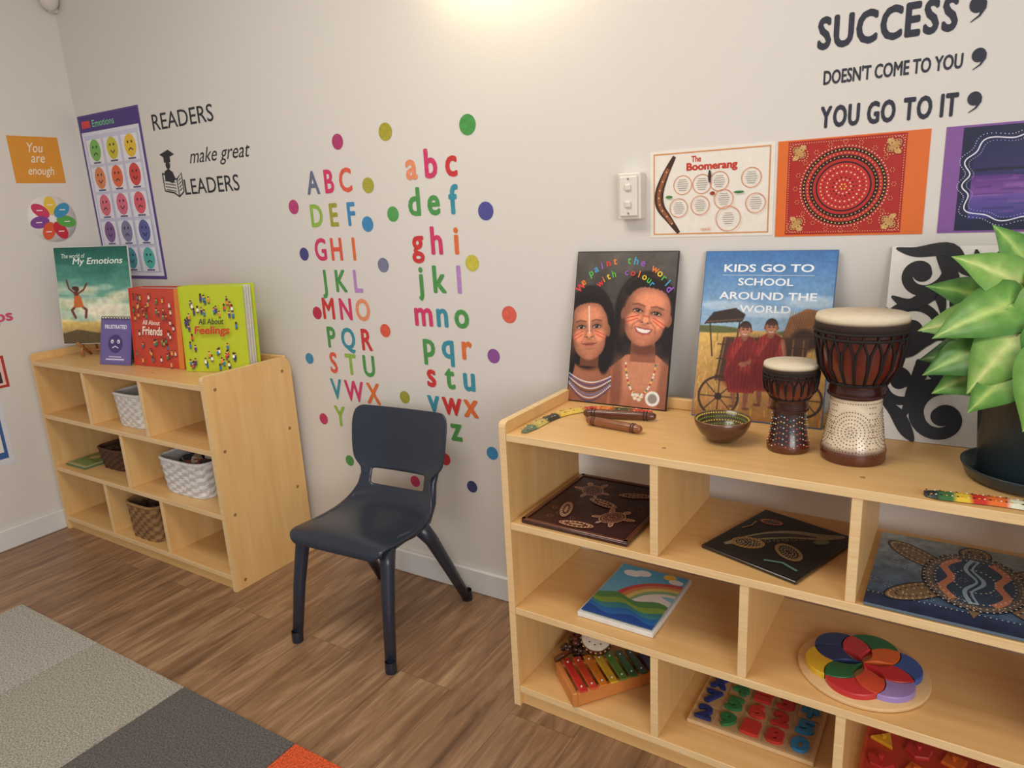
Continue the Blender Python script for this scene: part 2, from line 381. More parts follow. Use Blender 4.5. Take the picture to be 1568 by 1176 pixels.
# ================================================================= WALL DECALS
pk=(208,58,106);rd=(204,56,56);og=(222,112,56);gr=(78,150,78);te=(58,144,164);pu=(140,92,160);ol=(160,158,56);lm=(146,184,76);cr=(222,92,72);gy=(106,112,140);bl=(64,136,186);li=(182,136,196);pe=(230,144,104)
mb=MB('alphabet_wall_decals')
cv=CV(mb,(0,0,0),X,Z,1,1,VINYL,.0008,0.000002)
rows=[1.345,1.24,1.13,1.026,.932,.832,.742,.647,.548]
UC=[('A',-.952,gy),('B',-.878,pk),('C',-.806,cr),('D',-.952,lm),('E',-.873,ol),('F',-.795,bl),('G',-.952,pk),('H',-.878,cr),('I',-.800,og),
('J',-.952,gr),('K',-.873,gr),('L',-.797,li),('M',-.947,rd),('N',-.866,pk),('O',-.789,pe),('P',-.948,gr),('Q',-.870,te),('R',-.785,rd),
('S',-.952,cr),('T',-.870,lm),('U',-.787,gr),('V',-.953,te),('W',-.868,pk),('X',-.780,og),('Y',-.950,lm),('Z',-.849,gr)]
def glyph(ch,cx,base,cap,col,bold=.025,wsc=1.0):
    vs,fs,a,b,c,d=textmesh(ch,0); k=cap/.72
    for hx,hy in bshifts(bold):
        cv.z+=cv.step
        mb.add([cv.P(cx+(v.x+hx-(a+b)/2)*k*wsc,base+(v.y+hy)*k) for v in vs],fs,VINYL,col)
for i,(ch,x,c) in enumerate(UC):
    glyph(ch,x,rows[i//3]-.036,.073,c,.03,.80)
rl=[1.345,1.24,1.125,1.01,.905,.808,.71,.625,.54]
lc=[pe,pk,rd,gr,gr,te,rd,pk,og,gr,gr,li,pk,te,gr,gr,te,og,rd,gr,te,te,rd,og,te,gr]
for i in range(26):
    ch=chr(97+i); r=i//3; x=-.535+(i%3)*.073+(.012 if r>=5 else 0)
    if i>=24: x+=.01*(i-24)
    glyph(ch,x,rl[r]-.014,.082,lc[i],.03,.88)
mb.build()
mb=MB('polka_dot_wall_decals')
cv=CV(mb,(0,0,0),X,Z,1,1,VINYL,.0008,0)
for x,z,r,c in [(-.822,1.460,.024,(176,60,110)),(-.623,1.471,.026,(170,160,50)),(-.324,1.462,.028,(74,150,74)),(-.712,1.322,.024,(170,164,60)),(-1.056,1.271,.024,(184,66,120)),(-.730,1.205,.024,bl),(-.622,1.232,.023,(84,160,84)),(-.280,1.228,.026,(80,80,150)),
 (-1.033,1.114,.022,(70,70,130)),(-.681,1.077,.023,(120,124,150)),(-.338,1.083,.024,(200,190,70)),(-1.004,.913,.022,(190,50,80)),(-.220,.936,.025,(220,100,80)),(-.699,.866,.022,cr),(-.282,.810,.022,(140,80,150)),(-1.071,.747,.020,(70,140,180)),(-.642,.647,.021,ol),
 (-1.036,.526,.021,(190,60,100)),(-.494,.453,.021,rd),(-.308,.501,.021,bl),(-.394,.375,.020,(60,66,110)),(-.928,.382,.020,gr),(-.630,.353,.020,pk)]:
    cv.ell(x,z,r,r,c,n=28)
mb.build()
INK=(38,40,50)
mb=MB('readers_leaders_wall_decal')
cv=CV(mb,(0,0,0),X,Z,1,1,VINYL,.0008)
cv.text('READERS',-1.768,1.58,-1.405,1.638,INK,.004)
cv.text('make great',-1.578,1.432,-1.236,1.498,INK,.0,.4)
cv.text('LEADERS',-1.633,1.339,-1.318,1.395,INK,.004)
cv.poly([(-1.757,1.493),(-1.70,1.507),(-1.665,1.488),(-1.72,1.476)],INK); cv.rect(-1.735,1.462,-1.695,1.482,INK); cv.ell(-1.714,1.452,.014,.014,INK)
cv.poly([(-1.745,1.40),(-1.742,1.43),(-1.715,1.44),(-1.69,1.425),(-1.68,1.40),(-1.70,1.385)],INK)
cv.stroke([(-1.757,1.425),(-1.757,1.36),(-1.70,1.350),(-1.672,1.335),(-1.64,1.352),(-1.640,1.42),(-1.672,1.398),(-1.70,1.405),(-1.757,1.425)],.006,INK)
cv.stroke([(-1.672,1.398),(-1.672,1.335)],.005,INK)
for k in range(4): cv.stroke([(-1.664,1.392-.012*k),(-1.646,1.402-.012*k)],.003,INK); cv.stroke([(-1.748,1.398-.011*k),(-1.684,1.388-.011*k)],.003,INK)
mb.build()
mb=MB('success_quote_wall_decal')
cv=CV(mb,(0,0,0),X,Z,1,1,VINYL,.0008)
INK2=(44,48,62)
def spaced(body,x0,y0,x1,y1,bold,gap,sp=.28):
    ms=[textmesh(ch,0) if ch!=' ' else None for ch in body]
    W=sum((m[3]-m[2]+2*bold if m else sp) for m in ms)+gap*(len(ms)-1); k=(x1-x0)/W; x=x0
    for m in ms:
        if m is None: x+=(sp+gap)*k; continue
        vs,fs,a,b,c,d=m; sy=(y1-y0)/(.72+1.6*bold)
        for hx,hy in bshifts(bold):
            cv.z+=.000003; cv.m.add([cv.P(x+(v.x-a+bold+hx)*k,y0+(v.y+.8*bold+hy)*sy) for v in vs],fs,cv.mat,INK2)
        x+=(b-a+2*bold+gap)*k
spaced('SUCCESS',.572,1.520,.820,1.586,.045,.075)
cv.text("DOESN'T COME TO YOU",.588,1.451,.835,1.480,INK2,.03)
spaced('YOU GO TO IT',.586,1.365,.834,1.411,.045,.07)
def comma(x,z,s):
    cv.ell(x,z,s*.5,s*.55,INK2)
    cv.stroke([(x+s*.38,z+s*.1),(x+s*.4,z-s*.3),(x+s*.15,z-s*.75),(x-s*.35,z-s*1.1)],s*.3,INK2,lambda t:1-.8*t)
cv.ell(.848,1.600,.013,.013,INK2); comma(.850,1.560,.027); comma(.860,1.471,.023); comma(.860,1.394,.023)
mb.build()
# ================================================================= POSTERS BACK WALL
def poster(name,x0,x1,z0,z1,col,t=.0014):
    mb=MB(name); slab(mb,(x0,-t,z0),X,Z,x1-x0,z1-z0,t+.0004,PRINT,col); cv=CV(mb,(x0,-t,z0),X,Z,x1-x0,z1-z0); return mb,cv
mb,cv=poster('emotions_chart_poster',-2.276,-1.842,1.02,1.682,(88,64,140))
cv.rect(.03,.02,.97,.90,(226,228,240)); cv.rect(.06,.04,.94,.88,(206,210,232)); cv.rect(0.02,.905,.98,.99,(74,48,128))
cv.rect(.06,.925,.2,.965,(220,60,60)); cv.text('Emotions',.24,.925,.6,.965,(120,220,140))
fc=[(120,190,90),(206,200,60),(236,196,60),(226,140,90),(230,110,70),(214,70,70),(224,110,130),(222,110,140),(226,90,110),(130,90,150),(130,130,170),(90,100,170),(110,190,190),(60,150,170),(80,190,180)]
for i,c in enumerate(fc):
    x=.21+.29*(i%3); y=.78-.165*(i//3)
    cv.rect(x-.125,y-.072,x+.125,y+.075,(236,236,246)); cv.ell(x,y+.01,.09,.10,c); cv.dots([(x-.03,y+.03),(x+.03,y+.03)],.013,(40,30,50)); 
    s=1 if i%2 else -1
    cv.stroke([(x-.035,y-.01+.008*s),(x,y-.012-.008*s),(x+.035,y-.01+.008*s)],.012,(50,30,50)); cv.rect(x-.06,y-.068,x+.06,y-.058,(90,90,130))
mb.build()
mb,cv=poster('boomerang_poster',.207,.497,1.145,1.347,(238,232,220))
cv.z+=.0001
for (a,b,c,d) in [(.03,.03,.97,.045),(.03,.955,.97,.97),(.03,.03,.04,.97),(.96,.03,.97,.97)]: cv.rect(a,b,c,d,(214,150,90))
cv.text('The',.35,.85,.43,.92,(200,60,40),.03); cv.text('Boomerang',.31,.73,.72,.845,(198,58,36),.045)
bp=[(.21,.93),(.13,.72),(.08,.52),(.09,.36),(.16,.22),(.25,.05)]
def smooth_path(p,n=6):
    out=[]
    for i in range(len(p)-1):
        p0=p[max(i-1,0)];p1=p[i];p2=p[i+1];p3=p[min(i+2,len(p)-1)]
        for k in range(n):
            t=k/n; out.append(tuple(.5*((2*p1[j])+(-p0[j]+p2[j])*t+(2*p0[j]-5*p1[j]+4*p2[j]-p3[j])*t*t+(-p0[j]+3*p1[j]-3*p2[j]+p3[j])*t**3) for j in range(len(p1))))
    out.append(tuple(p[-1])); return out
sp=smooth_path(bp); cv.stroke(sp,.055,(70,44,34),lambda t:.5+.9*math.sin(pi*t)); cv.stroke(sp[4:-4],.03,(150,90,56)); cv.dots(sp[5:-4:3],.007,(230,180,120)); 
for (x,y) in [(.28,.60),(.44,.60),(.58,.62),(.83,.64),(.25,.34),(.43,.36),(.62,.42),(.87,.36),(.66,.20)]:
    r=.078 if (x,y)!=(.66,.20) else .10
    cv.ring(x,y,r,r,.006,(214,140,100)); 
    for k in range(6): cv.rect(x-.05+.008*abs(k-2.5),y+.058-.024*k,x+.05-.008*abs(k-2.5),y+.064-.024*k,(150,140,130))
cv.ell(.505,.68,.012,.05,(60,40,40)); cv.ell(.53,.49,.02,.015,(160,60,40)); cv.ell(.74,.49,.04,.010,(60,120,60)); cv.ell(.17,.47,.03,.012,(70,130,60)); cv.text('twinkl',.44,.07,.52,.11,(220,140,80))
mb.build()
mb,cv=poster('dot_painting_poster',.503,.793,1.141,1.346,(226,112,44))
x0,x1=.075,.86
cv.rect(x0,.02,x1,.985,(176,40,32)); cx,cy=.468,.5
cv.ell(cx,cy,.285,.275,(24,20,26)); cv.ell(cx,cy,.262,.252,(186,42,34)); cv.ringdots(cx,cy,.273,.263,66,.0055,(240,190,90)); cv.ringdots(cx,cy,.297,.287,80,.0045,(240,220,190)); 
cv.ring(cx,cy,.235,.225,.026,(24,18,26)); cv.ringdots(cx,cy,.222,.212,50,.0055,(230,150,70)); cv.ringdots(cx,cy,.247,.237,60,.004,(236,200,140)); cv.ell(cx,cy,.185,.175,(196,46,38)); cv.ring(cx,cy,.188,.178,.010,(24,18,26))
for k,(r,c,n) in enumerate([(.155,(240,190,150),34),(.135,(140,26,30),30),(.112,(240,210,180),22),(.09,(150,26,32),20),(.07,(30,20,26),14),(.052,(240,200,180),12),(.034,(180,40,40),8),(.02,(240,200,90),6)]): cv.ringdots(cx,cy,r,r*.95,n,.006,c)
for sx in (-1,1):
    for sy in (-1,1):
        a=cx+sx*.315; b=.5+sy*.37
        cv.ell(a,b,.055,.032,(196,150,90),rot=sx*sy*.7); cv.ell(a-sx*.02,b+sy*.04,.03,.02,(206,166,100),rot=-sx*sy*.6); cv.ell(a+sx*.02,b-sy*.05,.03,.018,(206,160,96),rot=-sx*sy*.6); cv.ringdots(a,b,.045,.024,12,.005,(120,36,30),rot=sx*sy*.7); cv.ringdots(a,b,.07,.05,20,.004,(240,200,150),rot=sx*sy*.7)
for k in range(20):
    a=2*pi*k/20; cv.ringdots(cx+.33*math.cos(a),cy+.315*math.sin(a)*cv.asp,.014,.014,6,.004,(230,150,100))
cv.dots([(x0+.015+k*.0165,.045) for k in range(47)]+[(x0+.015+k*.0165,.96) for k in range(47)],.0032,(240,190,140))
cv.dots([(x0+.012,.05+k*.024) for k in range(38)]+[(x1-.012,.05+k*.024) for k in range(38)],.0032,(240,190,140))
mb.build()
mb,cv=poster('purple_landscape_poster',.819,1.109,1.142,1.346,(134,88,158))
x0=.10; cv.rect(x0,.02,.98,.98,(30,36,66)); 
R=Ras(110,.66,(40,44,90)); R.vgrad(0,.2,(60,60,130),(110,80,160)); R.vgrad(.2,.36,(130,80,160),(90,50,130)); R.vgrad(.36,.66,(50,44,96),(34,40,80))
rnd=random.Random(3)
for k in range(70):
    x=rnd.random(); y=.04+rnd.random()*.36; R.line([(x,y),(x+.1+rnd.random()*.25,y+.004)],.008,rnd.choice([(150,100,180),(60,50,120),(176,110,180),(70,90,160),(40,36,90)]),.6)
R.line([(0,.40),(.2,.41),(.5,.40),(1,.42)],.02,(20,24,50)); cv.raster(R,x0+.07,.13,.92,.87)
pts=[]
for k in range(160):
    a=2*pi*k/160; c,s_=math.cos(a),math.sin(a); q=(abs(c)**4+abs(s_)**4)**-.25
    rr=1+.05*math.sin(a*12); pts.append((.54+.40*c*q*rr,.5+.38*s_*q*rr))
cv.dots([(.54+(p[0]-.54)*1.07,.5+(p[1]-.5)*1.1) for p in pts],.0035,(190,190,225)); cv.dots([(.54+(p[0]-.54)*.94,.5+(p[1]-.5)*.92) for p in pts],.003,(170,170,215))
cv.stroke(pts[:]+[pts[0]],.008,(226,226,242))
mb.build()
mb=MB('light_switch')
mb.box(.135,.195,-.034,0,1.192,1.302,PLAST,(222,218,206),.003,seg=2)
mb.box(.142,.188,-.040,-.034,1.200,1.294,PLAST,(228,224,214),.002,seg=2)
for z in (1.228,1.268): mb.box(.157,.173,-.046,-.040,z-.008,z+.008,PLAST,(222,216,204),.003,seg=2)
for z in (1.207,1.288): mb.ball((.165,-.0405,z),.003,PLAST,(150,146,140))
mb.build()
# ================================================================= LEFT WALL ITEMS
def lposter(name,y0,y1,z0,z1,col):
    mb=MB(name); O=(XC+.0014,y0,z0); slab(mb,O,Y,Z,y1-y0,z1-z0,.0018,PRINT,col); return mb,CV(mb,O,Y,Z,y1-y0,z1-z0)
mb,cv=lposter('you_are_enough_card',-.276,-.09,1.421,1.598,(222,150,50))
cv.text('You',.36,.66,.66,.86,(250,244,230),0,.3); cv.text('are',.38,.44,.66,.58,(250,244,230),0,.3); cv.text('enough',.28,.12,.80,.36,(250,244,230),0,.3)
mb.build()
mb=MB('petal_wheel_poster'); T=Matrix.Translation((XC-.0004,-.17,1.28))@Matrix.Rotation(pi/2,4,'Y')
mb.lathe([(0,0),(.093,0),(.093,.0016),(0,.0016)],PRINT,(236,230,226),T,40)
cv=CV(mb,(XC,-.263,1.187),Y,Z,.186,.186,PRINT,.0019)
for k,c in enumerate([(236,200,70),(206,60,100),(130,70,150),(222,90,50),(200,40,60),(90,170,70),(60,150,190)][:7]):
    a=pi/2+2*pi*k/7; cv.ell(.5+.28*math.cos(a),.5+.28*math.sin(a),.20,.125,c,rot=a); cv.rect(.5+.3*math.cos(a)-.06,.5+.3*math.sin(a)-.01,.5+.3*math.cos(a)+.06,.5+.3*math.sin(a)+.01,(250,240,240))
cv.ell(.5,.5,.07,.07,(240,236,230)); mb.build()
mb=MB('friendships_wall_decal'); cv=CV(mb,(XC,0,0),Y,Z,1,1,VINYL,.001)
cv.text('friendships',-.70,.885,-.392,.945,(206,80,120),.03); mb.build()
mb,cv=lposter('small_kindness_poster',-.66,-.458,.645,.77,(180,60,50)); cv.rect(.05,.08,.95,.92,(236,200,190)); cv.rect(.5,.15,.9,.5,(60,50,60)); cv.text('kind',.2,.6,.8,.85,(190,60,60),.02); mb.build()
mb,cv=lposter('class_poster',-.80,-.50,.34,.60,(222,224,232)); cv.rect(.08,.1,.94,.9,(60,100,160)); cv.rect(.12,.2,.9,.85,(236,234,226)); cv.ell(.6,.5,.16,.16,(80,140,190)); mb.build()
# ================================================================= LEANING BOOKS ON RIGHT SHELF
def leaning(name,xa,xb,yb,yt,h,col,t=.004,z=Z3+.001):
    V=Vector((0,yt-yb,math.sqrt(max(h*h-(yt-yb)**2,0))))
    mb=MB(name); O=Vector((xa,yb,z)); slab(mb,O,X,V,xb-xa,h,t,PRINT,col)
    return mb,CV(mb,O,X,V,xb-xa,h)
def gface(R,cx,cy,rx,ry,rot,skin,smile,wh=False):
    co,si=math.cos(rot),math.sin(rot)
    l=lambda x,y:(cx+x*rx*co-y*ry*si,cy+x*rx*si+y*ry*co)
    k=lambda f:tuple(min(255,c*f) for c in skin)
    E=lambda x,y,a,b,c,al=1,soft=.3,r=0: R.ell(*l(x,y),a*rx,b*ry,c,al,soft,rot+r)
    Ln=lambda P,w,c,al=1,soft=.5: R.line([l(*p) for p in P],w*rx,c,al,soft)
    for s in (-1,1): E(s*1.0,-.05,.12,.20,k(.7),1,.3)
    E(0,.14,1.0,.86,k(.80),1,.10); E(0,-.38,.84,.62,k(.80),1,.12); E(0,-.74,.42,.28,k(.84),1,.3)
    E(.05,.12,.84,.80,k(1.0),.85,.6); E(.08,.50,.6,.28,k(1.22),.75,.9); E(0,-.35,.64,.52,k(1.04),.7,.7)
    E(-.88,-.1,.2,.7,k(.62),.6,1.2)
    for s in (-1,1):
        E(s*.50,-.20,.30,.20,k(1.24),.85,.9); E(s*.41,.15,.30,.15,k(.70),.6,.8)
        eh=.045 if smile else .06
        E(s*.41,.12,.19,eh,(200,180,166),1,.4); E(s*.41,.12,.10,eh*1.15,(26,13,10),1,.3); E(s*.41-.03,.135,.022,.018,(240,236,230),.9,.4)
        Ln([(s*.41-.22,.105),(s*.41-.10,.165),(s*.41+.08,.17),(s*.41+.22,.11)],.045,(34,16,12),.95)
        Ln([(s*.41-.18,.055),(s*.41,.035),(s*.41+.18,.06)],.03,k(.5),.5)
        E(s*.41,.0,.2,.05,k(1.1),.5,.8)
        Ln([(s*.41-.26,.29),(s*.41-.04,.34),(s*.41+.26,.29)],.065,(64,36,26),.6,.9)
        Ln([(s*.17,-.2),(s*.12,.05),(s*.15,.2)],.07,k(.74),.4,1.2)
        E(s*.14,-.235,.07,.03,k(.42),.8,.5); E(s*.21,-.20,.09,.065,k(.9),.6,.7)
    Ln([(.02,.25),(.02,-.08)],.09,k(1.28),.6,1.6); E(.02,-.15,.13,.09,k(1.3),.75,.8); E(0,-.30,.09,.04,k(.76),.6,.8)
    if smile:
        for s in (-1,1): Ln([(s*.27,-.20),(s*.50,-.36),(s*.52,-.52)],.06,k(.64),.6,1.3)
        R.poly([l(-.42,-.41),l(-.2,-.40),l(0,-.425),l(.2,-.40),l(.42,-.41),l(.3,-.58),l(0,-.66),l(-.3,-.58)],(166,80,74))
        R.poly([l(-.35,-.44),l(0,-.46),l(.35,-.44),l(.22,-.55),l(0,-.585),l(-.22,-.55)],(248,242,232))
        for x in (-.2,-.1,0,.1,.2): Ln([(x,-.455),(x,-.56)],.010,(206,188,176),.5)
        Ln([(-.3,-.59),(0,-.655),(.3,-.59)],.045,(200,108,96),.8)
    else:
        for s in (-1,1): Ln([(s*.25,-.24),(s*.42,-.42)],.05,k(.74),.5,1.3)
        E(0,-.465,.33,.042,(160,80,70),1,.5); E(0,-.525,.26,.045,(186,102,90),1,.5); Ln([(-.40,-.445),(-.15,-.49),(.15,-.49),(.40,-.445)],.026,(84,30,28),.9); E(0,-.64,.25,.04,k(.74),.5,.9)
    for s in (-1,1):
        Ln([(s*.32,-.03),(s*.85,-.20)],.05,(200,56,50),.75); Ln([(s*.34,-.13),(s*.82,-.33)],.045,(200,56,50),.75)
    Ln([(-.12,-.02),(.12,-.02)],.05,(196,56,50),.6)
    if wh: Ln([(.02,.80),(.02,.3),(.02,-.10)],.06,(244,236,228),.85)
    E(0,-.88,.2,.08,k(1.1),.4,.9)
mb,cv=leaning('paint_the_world_book',.012,.285,-.105,-.012,.392,(34,28,30),.006)
A=.392/.273
R=Ras(220,A,(38,32,34)); R.vgrad(.7,A,(50,46,44),(92,86,80)); R.noise(.35,7); R.noise(.15,20)
R.poly([(0,0),(0,.34),(.08,.42),(.34,.42),(.48,.32),(.50,0)],(142,86,62)); R.ell(.2,.30,.2,.12,(172,110,80),.7,.9); R.ell(.2,.40,.14,.10,(98,56,40),1,.5)
R.poly([(.42,0),(.44,.36),(.58,.48),(.88,.49),(1,.40),(1,0)],(182,114,84)); R.ell(.74,.30,.24,.18,(210,142,108),.8,.9); R.ell(.5,.16,.06,.3,(120,70,52),.7,.8); R.ell(.97,.16,.06,.3,(126,74,54),.6,.8)
R.ell(.17,.72,.27,.40,(24,16,17),1,.10); R.ell(.36,.58,.09,.30,(22,14,16),1,.2); R.ell(.0,.5,.06,.3,(22,14,16),1,.2)
R.ell(.73,.90,.30,.36,(32,21,20),1,.10); R.ell(.97,.76,.07,.26,(30,20,19),1,.3); R.ell(.50,.76,.06,.26,(28,18,18),1,.3)
for i in range(50):
    t=i/50
    R.line([(.17+.25*math.cos(2.9-2.6*t),.74+.37*math.sin(2.9-2.6*t)),(.17+.12*math.cos(2.9-2.6*t),.86+.2*math.sin(2.9-2.6*t))],.004,(96,76,68),.35)
    R.line([(.73+.28*math.cos(2.9-2.6*t),.90+.34*math.sin(2.9-2.6*t)),(.73+.14*math.cos(2.9-2.6*t),1.02+.2*math.sin(2.9-2.6*t))],.004,(114,88,78),.35)
R.poly([(.10,.34),(.11,.50),(.30,.50),(.30,.34)],(112,64,46)); R.poly([(.62,.42),(.62,.62),(.85,.62),(.87,.42)],(152,92,68)); R.ell(.74,.54,.13,.06,(100,56,42),.8,.8)
gface(R,.175,.69,.200,.285,.10,(196,126,94),False,True)
gface(R,.745,.85,.225,.280,-.14,(208,132,100),True)
for s,(cx,cy,rx,ry,rt) in enumerate([(.175,.69,.200,.285,.10),(.745,.85,.225,.280,-.14)]):
    for i in range(11):
        t=-1+2*i/10; x=cx+rx*t*.98-ry*math.sin(rt)*.8; y=cy+ry*(.60+.36*math.sqrt(max(0,1-t*t)))+rx*t*math.sin(rt)
        R.ell(x,y+.03,.034,.045,(26,17,17),1,.3)
for j in range(7):
    for i in range(30):
        t=i/29; x=.0+t*.44; y=.20-.018*j-.12*math.sin(t*pi)*(.6+.1*j)+.06; R.ell(x,y,.0068,.0068,[(228,230,236),(50,70,150),(228,230,236),(60,60,70),(90,130,190),(220,222,230),(40,50,110)][j],1,.4)
for i in range(34):
    a=pi+.2+(pi-.4)*i/33; R.ell(.73+.15*math.cos(a),.47+.36*math.sin(a),.010,.010,[(230,226,210),(190,60,50),(230,200,80),(60,120,110),(240,236,226)][i%5],1,.4)
for (x,y) in [(.72,.11),(.76,.10),(.68,.11),(.74,.07),(.70,.08)]: R.ell(x,y,.02,.016,(232,222,196),1,.4)
R.ell(.87,.09,.07,.07,(238,236,230),1,.08); R.ell(.87,.09,.045,.045,(150,140,130),1,.3)
R.noise(.07,70)
cv.raster(R,.008,.006,.992,.994)
cl=[(220,60,60),(230,130,50),(230,200,60),(90,180,80),(70,160,200),(150,90,190)]
def arctext(cv,s,cx,cy,rx,ry,a0,a1,h,cols,bold=.025):
    for i,ch in enumerate(s):
        if ch==' ': continue
        t=i/(len(s)-1); a=a0+(a1-a0)*t; x=cx+rx*math.cos(a); y=cy+ry*math.sin(a)
        vs,fs,A,B,C,D=textmesh(ch,0); k=h; ang=(a-pi/2)*.6
        for hx,hy in bshifts(bold):
            m_=[((v.x+hx-(A+B)/2)*k,(v.y+hy)*k) for v in vs]; cv.z+=.00001
            cv.m.add([cv.P(x+(p[0]*math.cos(ang)-p[1]*math.sin(ang)),y+(p[0]*math.sin(ang)+p[1]*math.cos(ang))*cv.asp) for p in m_],fs,cv.mat,cols[i%len(cols)])
arctext(cv,'We paint the world',.5,.70,.43,.22,pi*.93,pi*.07,.098,cl); arctext(cv,'with colour',.52,.725,.27,.12,pi*.86,pi*.14,.088,cl)
mb.build()
mb,cv=leaning('school_around_the_world_book',.351,.640,-.112,-.012,.392,(70,110,160),.006)
A=.392/.289; R=Ras(230,A,(80,120,170)); R.vgrad(.62,A,(176,204,222),(64,118,180)); R.vgrad(0,.72,(168,118,66),(226,186,104))
for (x,y,a,b) in [(.2,.92,.22,.04),(.85,.96,.2,.05),(.55,.86,.3,.03)]: R.ell(x,y,a,b,(226,236,242),.5,.9)
R.ell(.1,.72,.25,.03,(96,104,60),1,.4); R.ell(.9,.71,.3,.03,(100,108,60),1,.4)
rg=random.Random(12)
for k in range(300):
    x=rg.random(); y=rg.random()*.64; R.line([(x,y),(x+.02*rg.uniform(-1,1),y+.04+.04*rg.random())],.005,rg.choice([(206,174,80),(138,126,58),(238,208,120),(124,100,48),(186,140,70)]),.7)
R.poly([(.03,.76),(.10,.86),(.28,.90),(.36,.85),(.34,.79)],(54,42,40)); R.line([(.06,.78),(.34,.81)],.016,(96,74,60)); R.line([(.08,.77),(.12,.5)],.012,(70,48,36)); R.line([(.32,.79),(.30,.5)],.012,(70,48,36))
R.poly([(.64,.62),(.70,.84),(.82,.91),(.95,.89),(.99,.78),(.94,.60)],(148,100,60))
for k in range(16): R.line([(.65+.019*k,.62),(.71+.016*k,.88)],.005,(98,62,40),.7)
R.ell(.82,.66,.10,.09,(44,30,24),.8,.5)
R.poly([(.16,.30),(.20,.66),(.86,.68),(.82,.26)],(84,56,40)); R.ell(.5,.5,.28,.18,(52,36,28),.6,.8)
for k in range(9): R.line([(.18+.08*k,.28),(.22+.075*k,.66)],.010,(156,110,68),.8)
for y in (.34,.48,.60): R.line([(.16,y),(.84,y)],.011,(70,46,34),.8)
for (cx,cy,r) in [(.20,.17,.16),(.86,.2,.13)]:
    for a in range(40): 
        t=2*pi*a/40; t2=2*pi*(a+1)/40; R.line([(cx+r*math.cos(t),cy+r*math.sin(t)),(cx+r*math.cos(t2),cy+r*math.sin(t2))],.018,(64,44,34))
    for a in range(8): t=pi*a/4; R.line([(cx,cy),(cx+r*math.cos(t),cy+r*math.sin(t))],.010,(74,52,38))
    R.ell(cx,cy,.03,.03,(50,34,28))
for q,(x,y) in enumerate([(.37,.62),(.57,.65)]):
    R.ell(x-.05,y-.42,.020,.10,(140,88,64),1,.2,.1); R.ell(x+.05,y-.43,.020,.10,(144,90,66),1,.2,-.05); R.ell(x-.055,y-.52,.03,.012,(120,74,54),1,.2); R.ell(x+.055,y-.53,.03,.012,(120,74,54),1,.2)
    R.poly([(x-.12,y-.06),(x-.085,y+.02),(x-.03,y+.055),(x+.04,y+.055),(x+.09,y+.02),(x+.12,y-.08),(x+.14,y-.26),(x+.11,y-.40),(x-.09,y-.41),(x-.14,y-.26)],(154,46,40))
    R.ell(x+.02,y-.10,.09,.11,(180,62,52),.8,.9); R.ell(x-.02,y-.31,.12,.07,(120,30,32),.8,.7)
    for k in range(9): R.line([(x-.09+.024*k,y+.02),(x-.13+.034*k,y-.20),(x-.09+.024*k,y-.40)],.005,(88,20,24),.75)
    for k in range(6): R.line([(x-.09+.034*k,y-.01),(x-.07+.034*k,y-.22)],.005,(214,94,76),.6)
    R.poly([(x+.02,y+.055),(x+.08,y+.03),(x+.05,y-.12),(x-.10,y-.30),(x-.12,y-.22)],(110,24,28),.7)
    R.line([(x+.095,y),(x+.12,y-.12),(x+.02,y-.17)],.030,(166,106,78)); R.line([(x+.09,y-.02),(x+.11,y-.11)],.01,(206,146,112),.6); R.line([(x-.10,y-.02),(x-.13,y-.13),(x-.02,y-.18)],.03,(134,36,36)); R.ell(x,y-.175,.028,.02,(166,106,80))
    R.ell(x,y+.05,.026,.036,(144,90,66),1,.2)
    R.ell(x,y+.115,.050,.062,(50,34,30),1,.10); R.ell(x,y+.098,.045,.053,(180,118,88),1,.12); R.ell(x,y+.142,.042,.022,(66,44,38),.9,.4)
    for s in (-1,1): R.ell(x+s*.049,y+.098,.009,.014,(140,88,66)); R.ell(x+s*.017,y+.107,.008,.004,(26,16,14),1,.4); R.line([(x+s*.008,y+.120),(x+s*.027,y+.120)],.004,(50,30,26)); R.ell(x+s*.022,y+.088,.012,.010,(208,146,114),.7,.8)
    R.ell(x,y+.09,.007,.012,(204,142,112),.8,.5); R.line([(x-.016,y+.070),(x,y+.065),(x+.016,y+.070)],.007,(240,224,214))
R.noise(.12,60); R.noise(.08,18)
cv.raster(R,.006,.006,.994,.994)
W=(240,244,248)
cv.text('KIDS GO TO',.16,.875,.84,.92,W,.02); cv.text('SCHOOL',.28,.795,.70,.838,W,.02); cv.text('AROUND THE',.14,.712,.88,.757,W,.02); cv.text('WORLD',.31,.637,.70,.68,W,.02)
cv.stroke([(.15,.855),(.85,.855)],.004,(200,215,230)); mb.build()
mb,cv=leaning('koru_pattern_panel',.742,1.11,-.122,-.012,.40,(232,230,224),.004)
BK=(28,28,34)
def spiral(cx,cy,r0,a0,turns,sg,wd,tail=None):
    P=[]; n=44
    for i in range(n+1):
        t=i/n; r=r0*(.14+.86*t); a=a0+sg*2*pi*turns*(t-1); P.append((cx+r*math.cos(a),cy+r*math.sin(a)*cv.asp))
    cv.stroke(P,wd*1.35,BK,lambda t:.5+.7*t if t<.75 else 1.03-(t-.75)*1.6); cv.ell(cx,cy,wd*.95,wd*.95,BK)
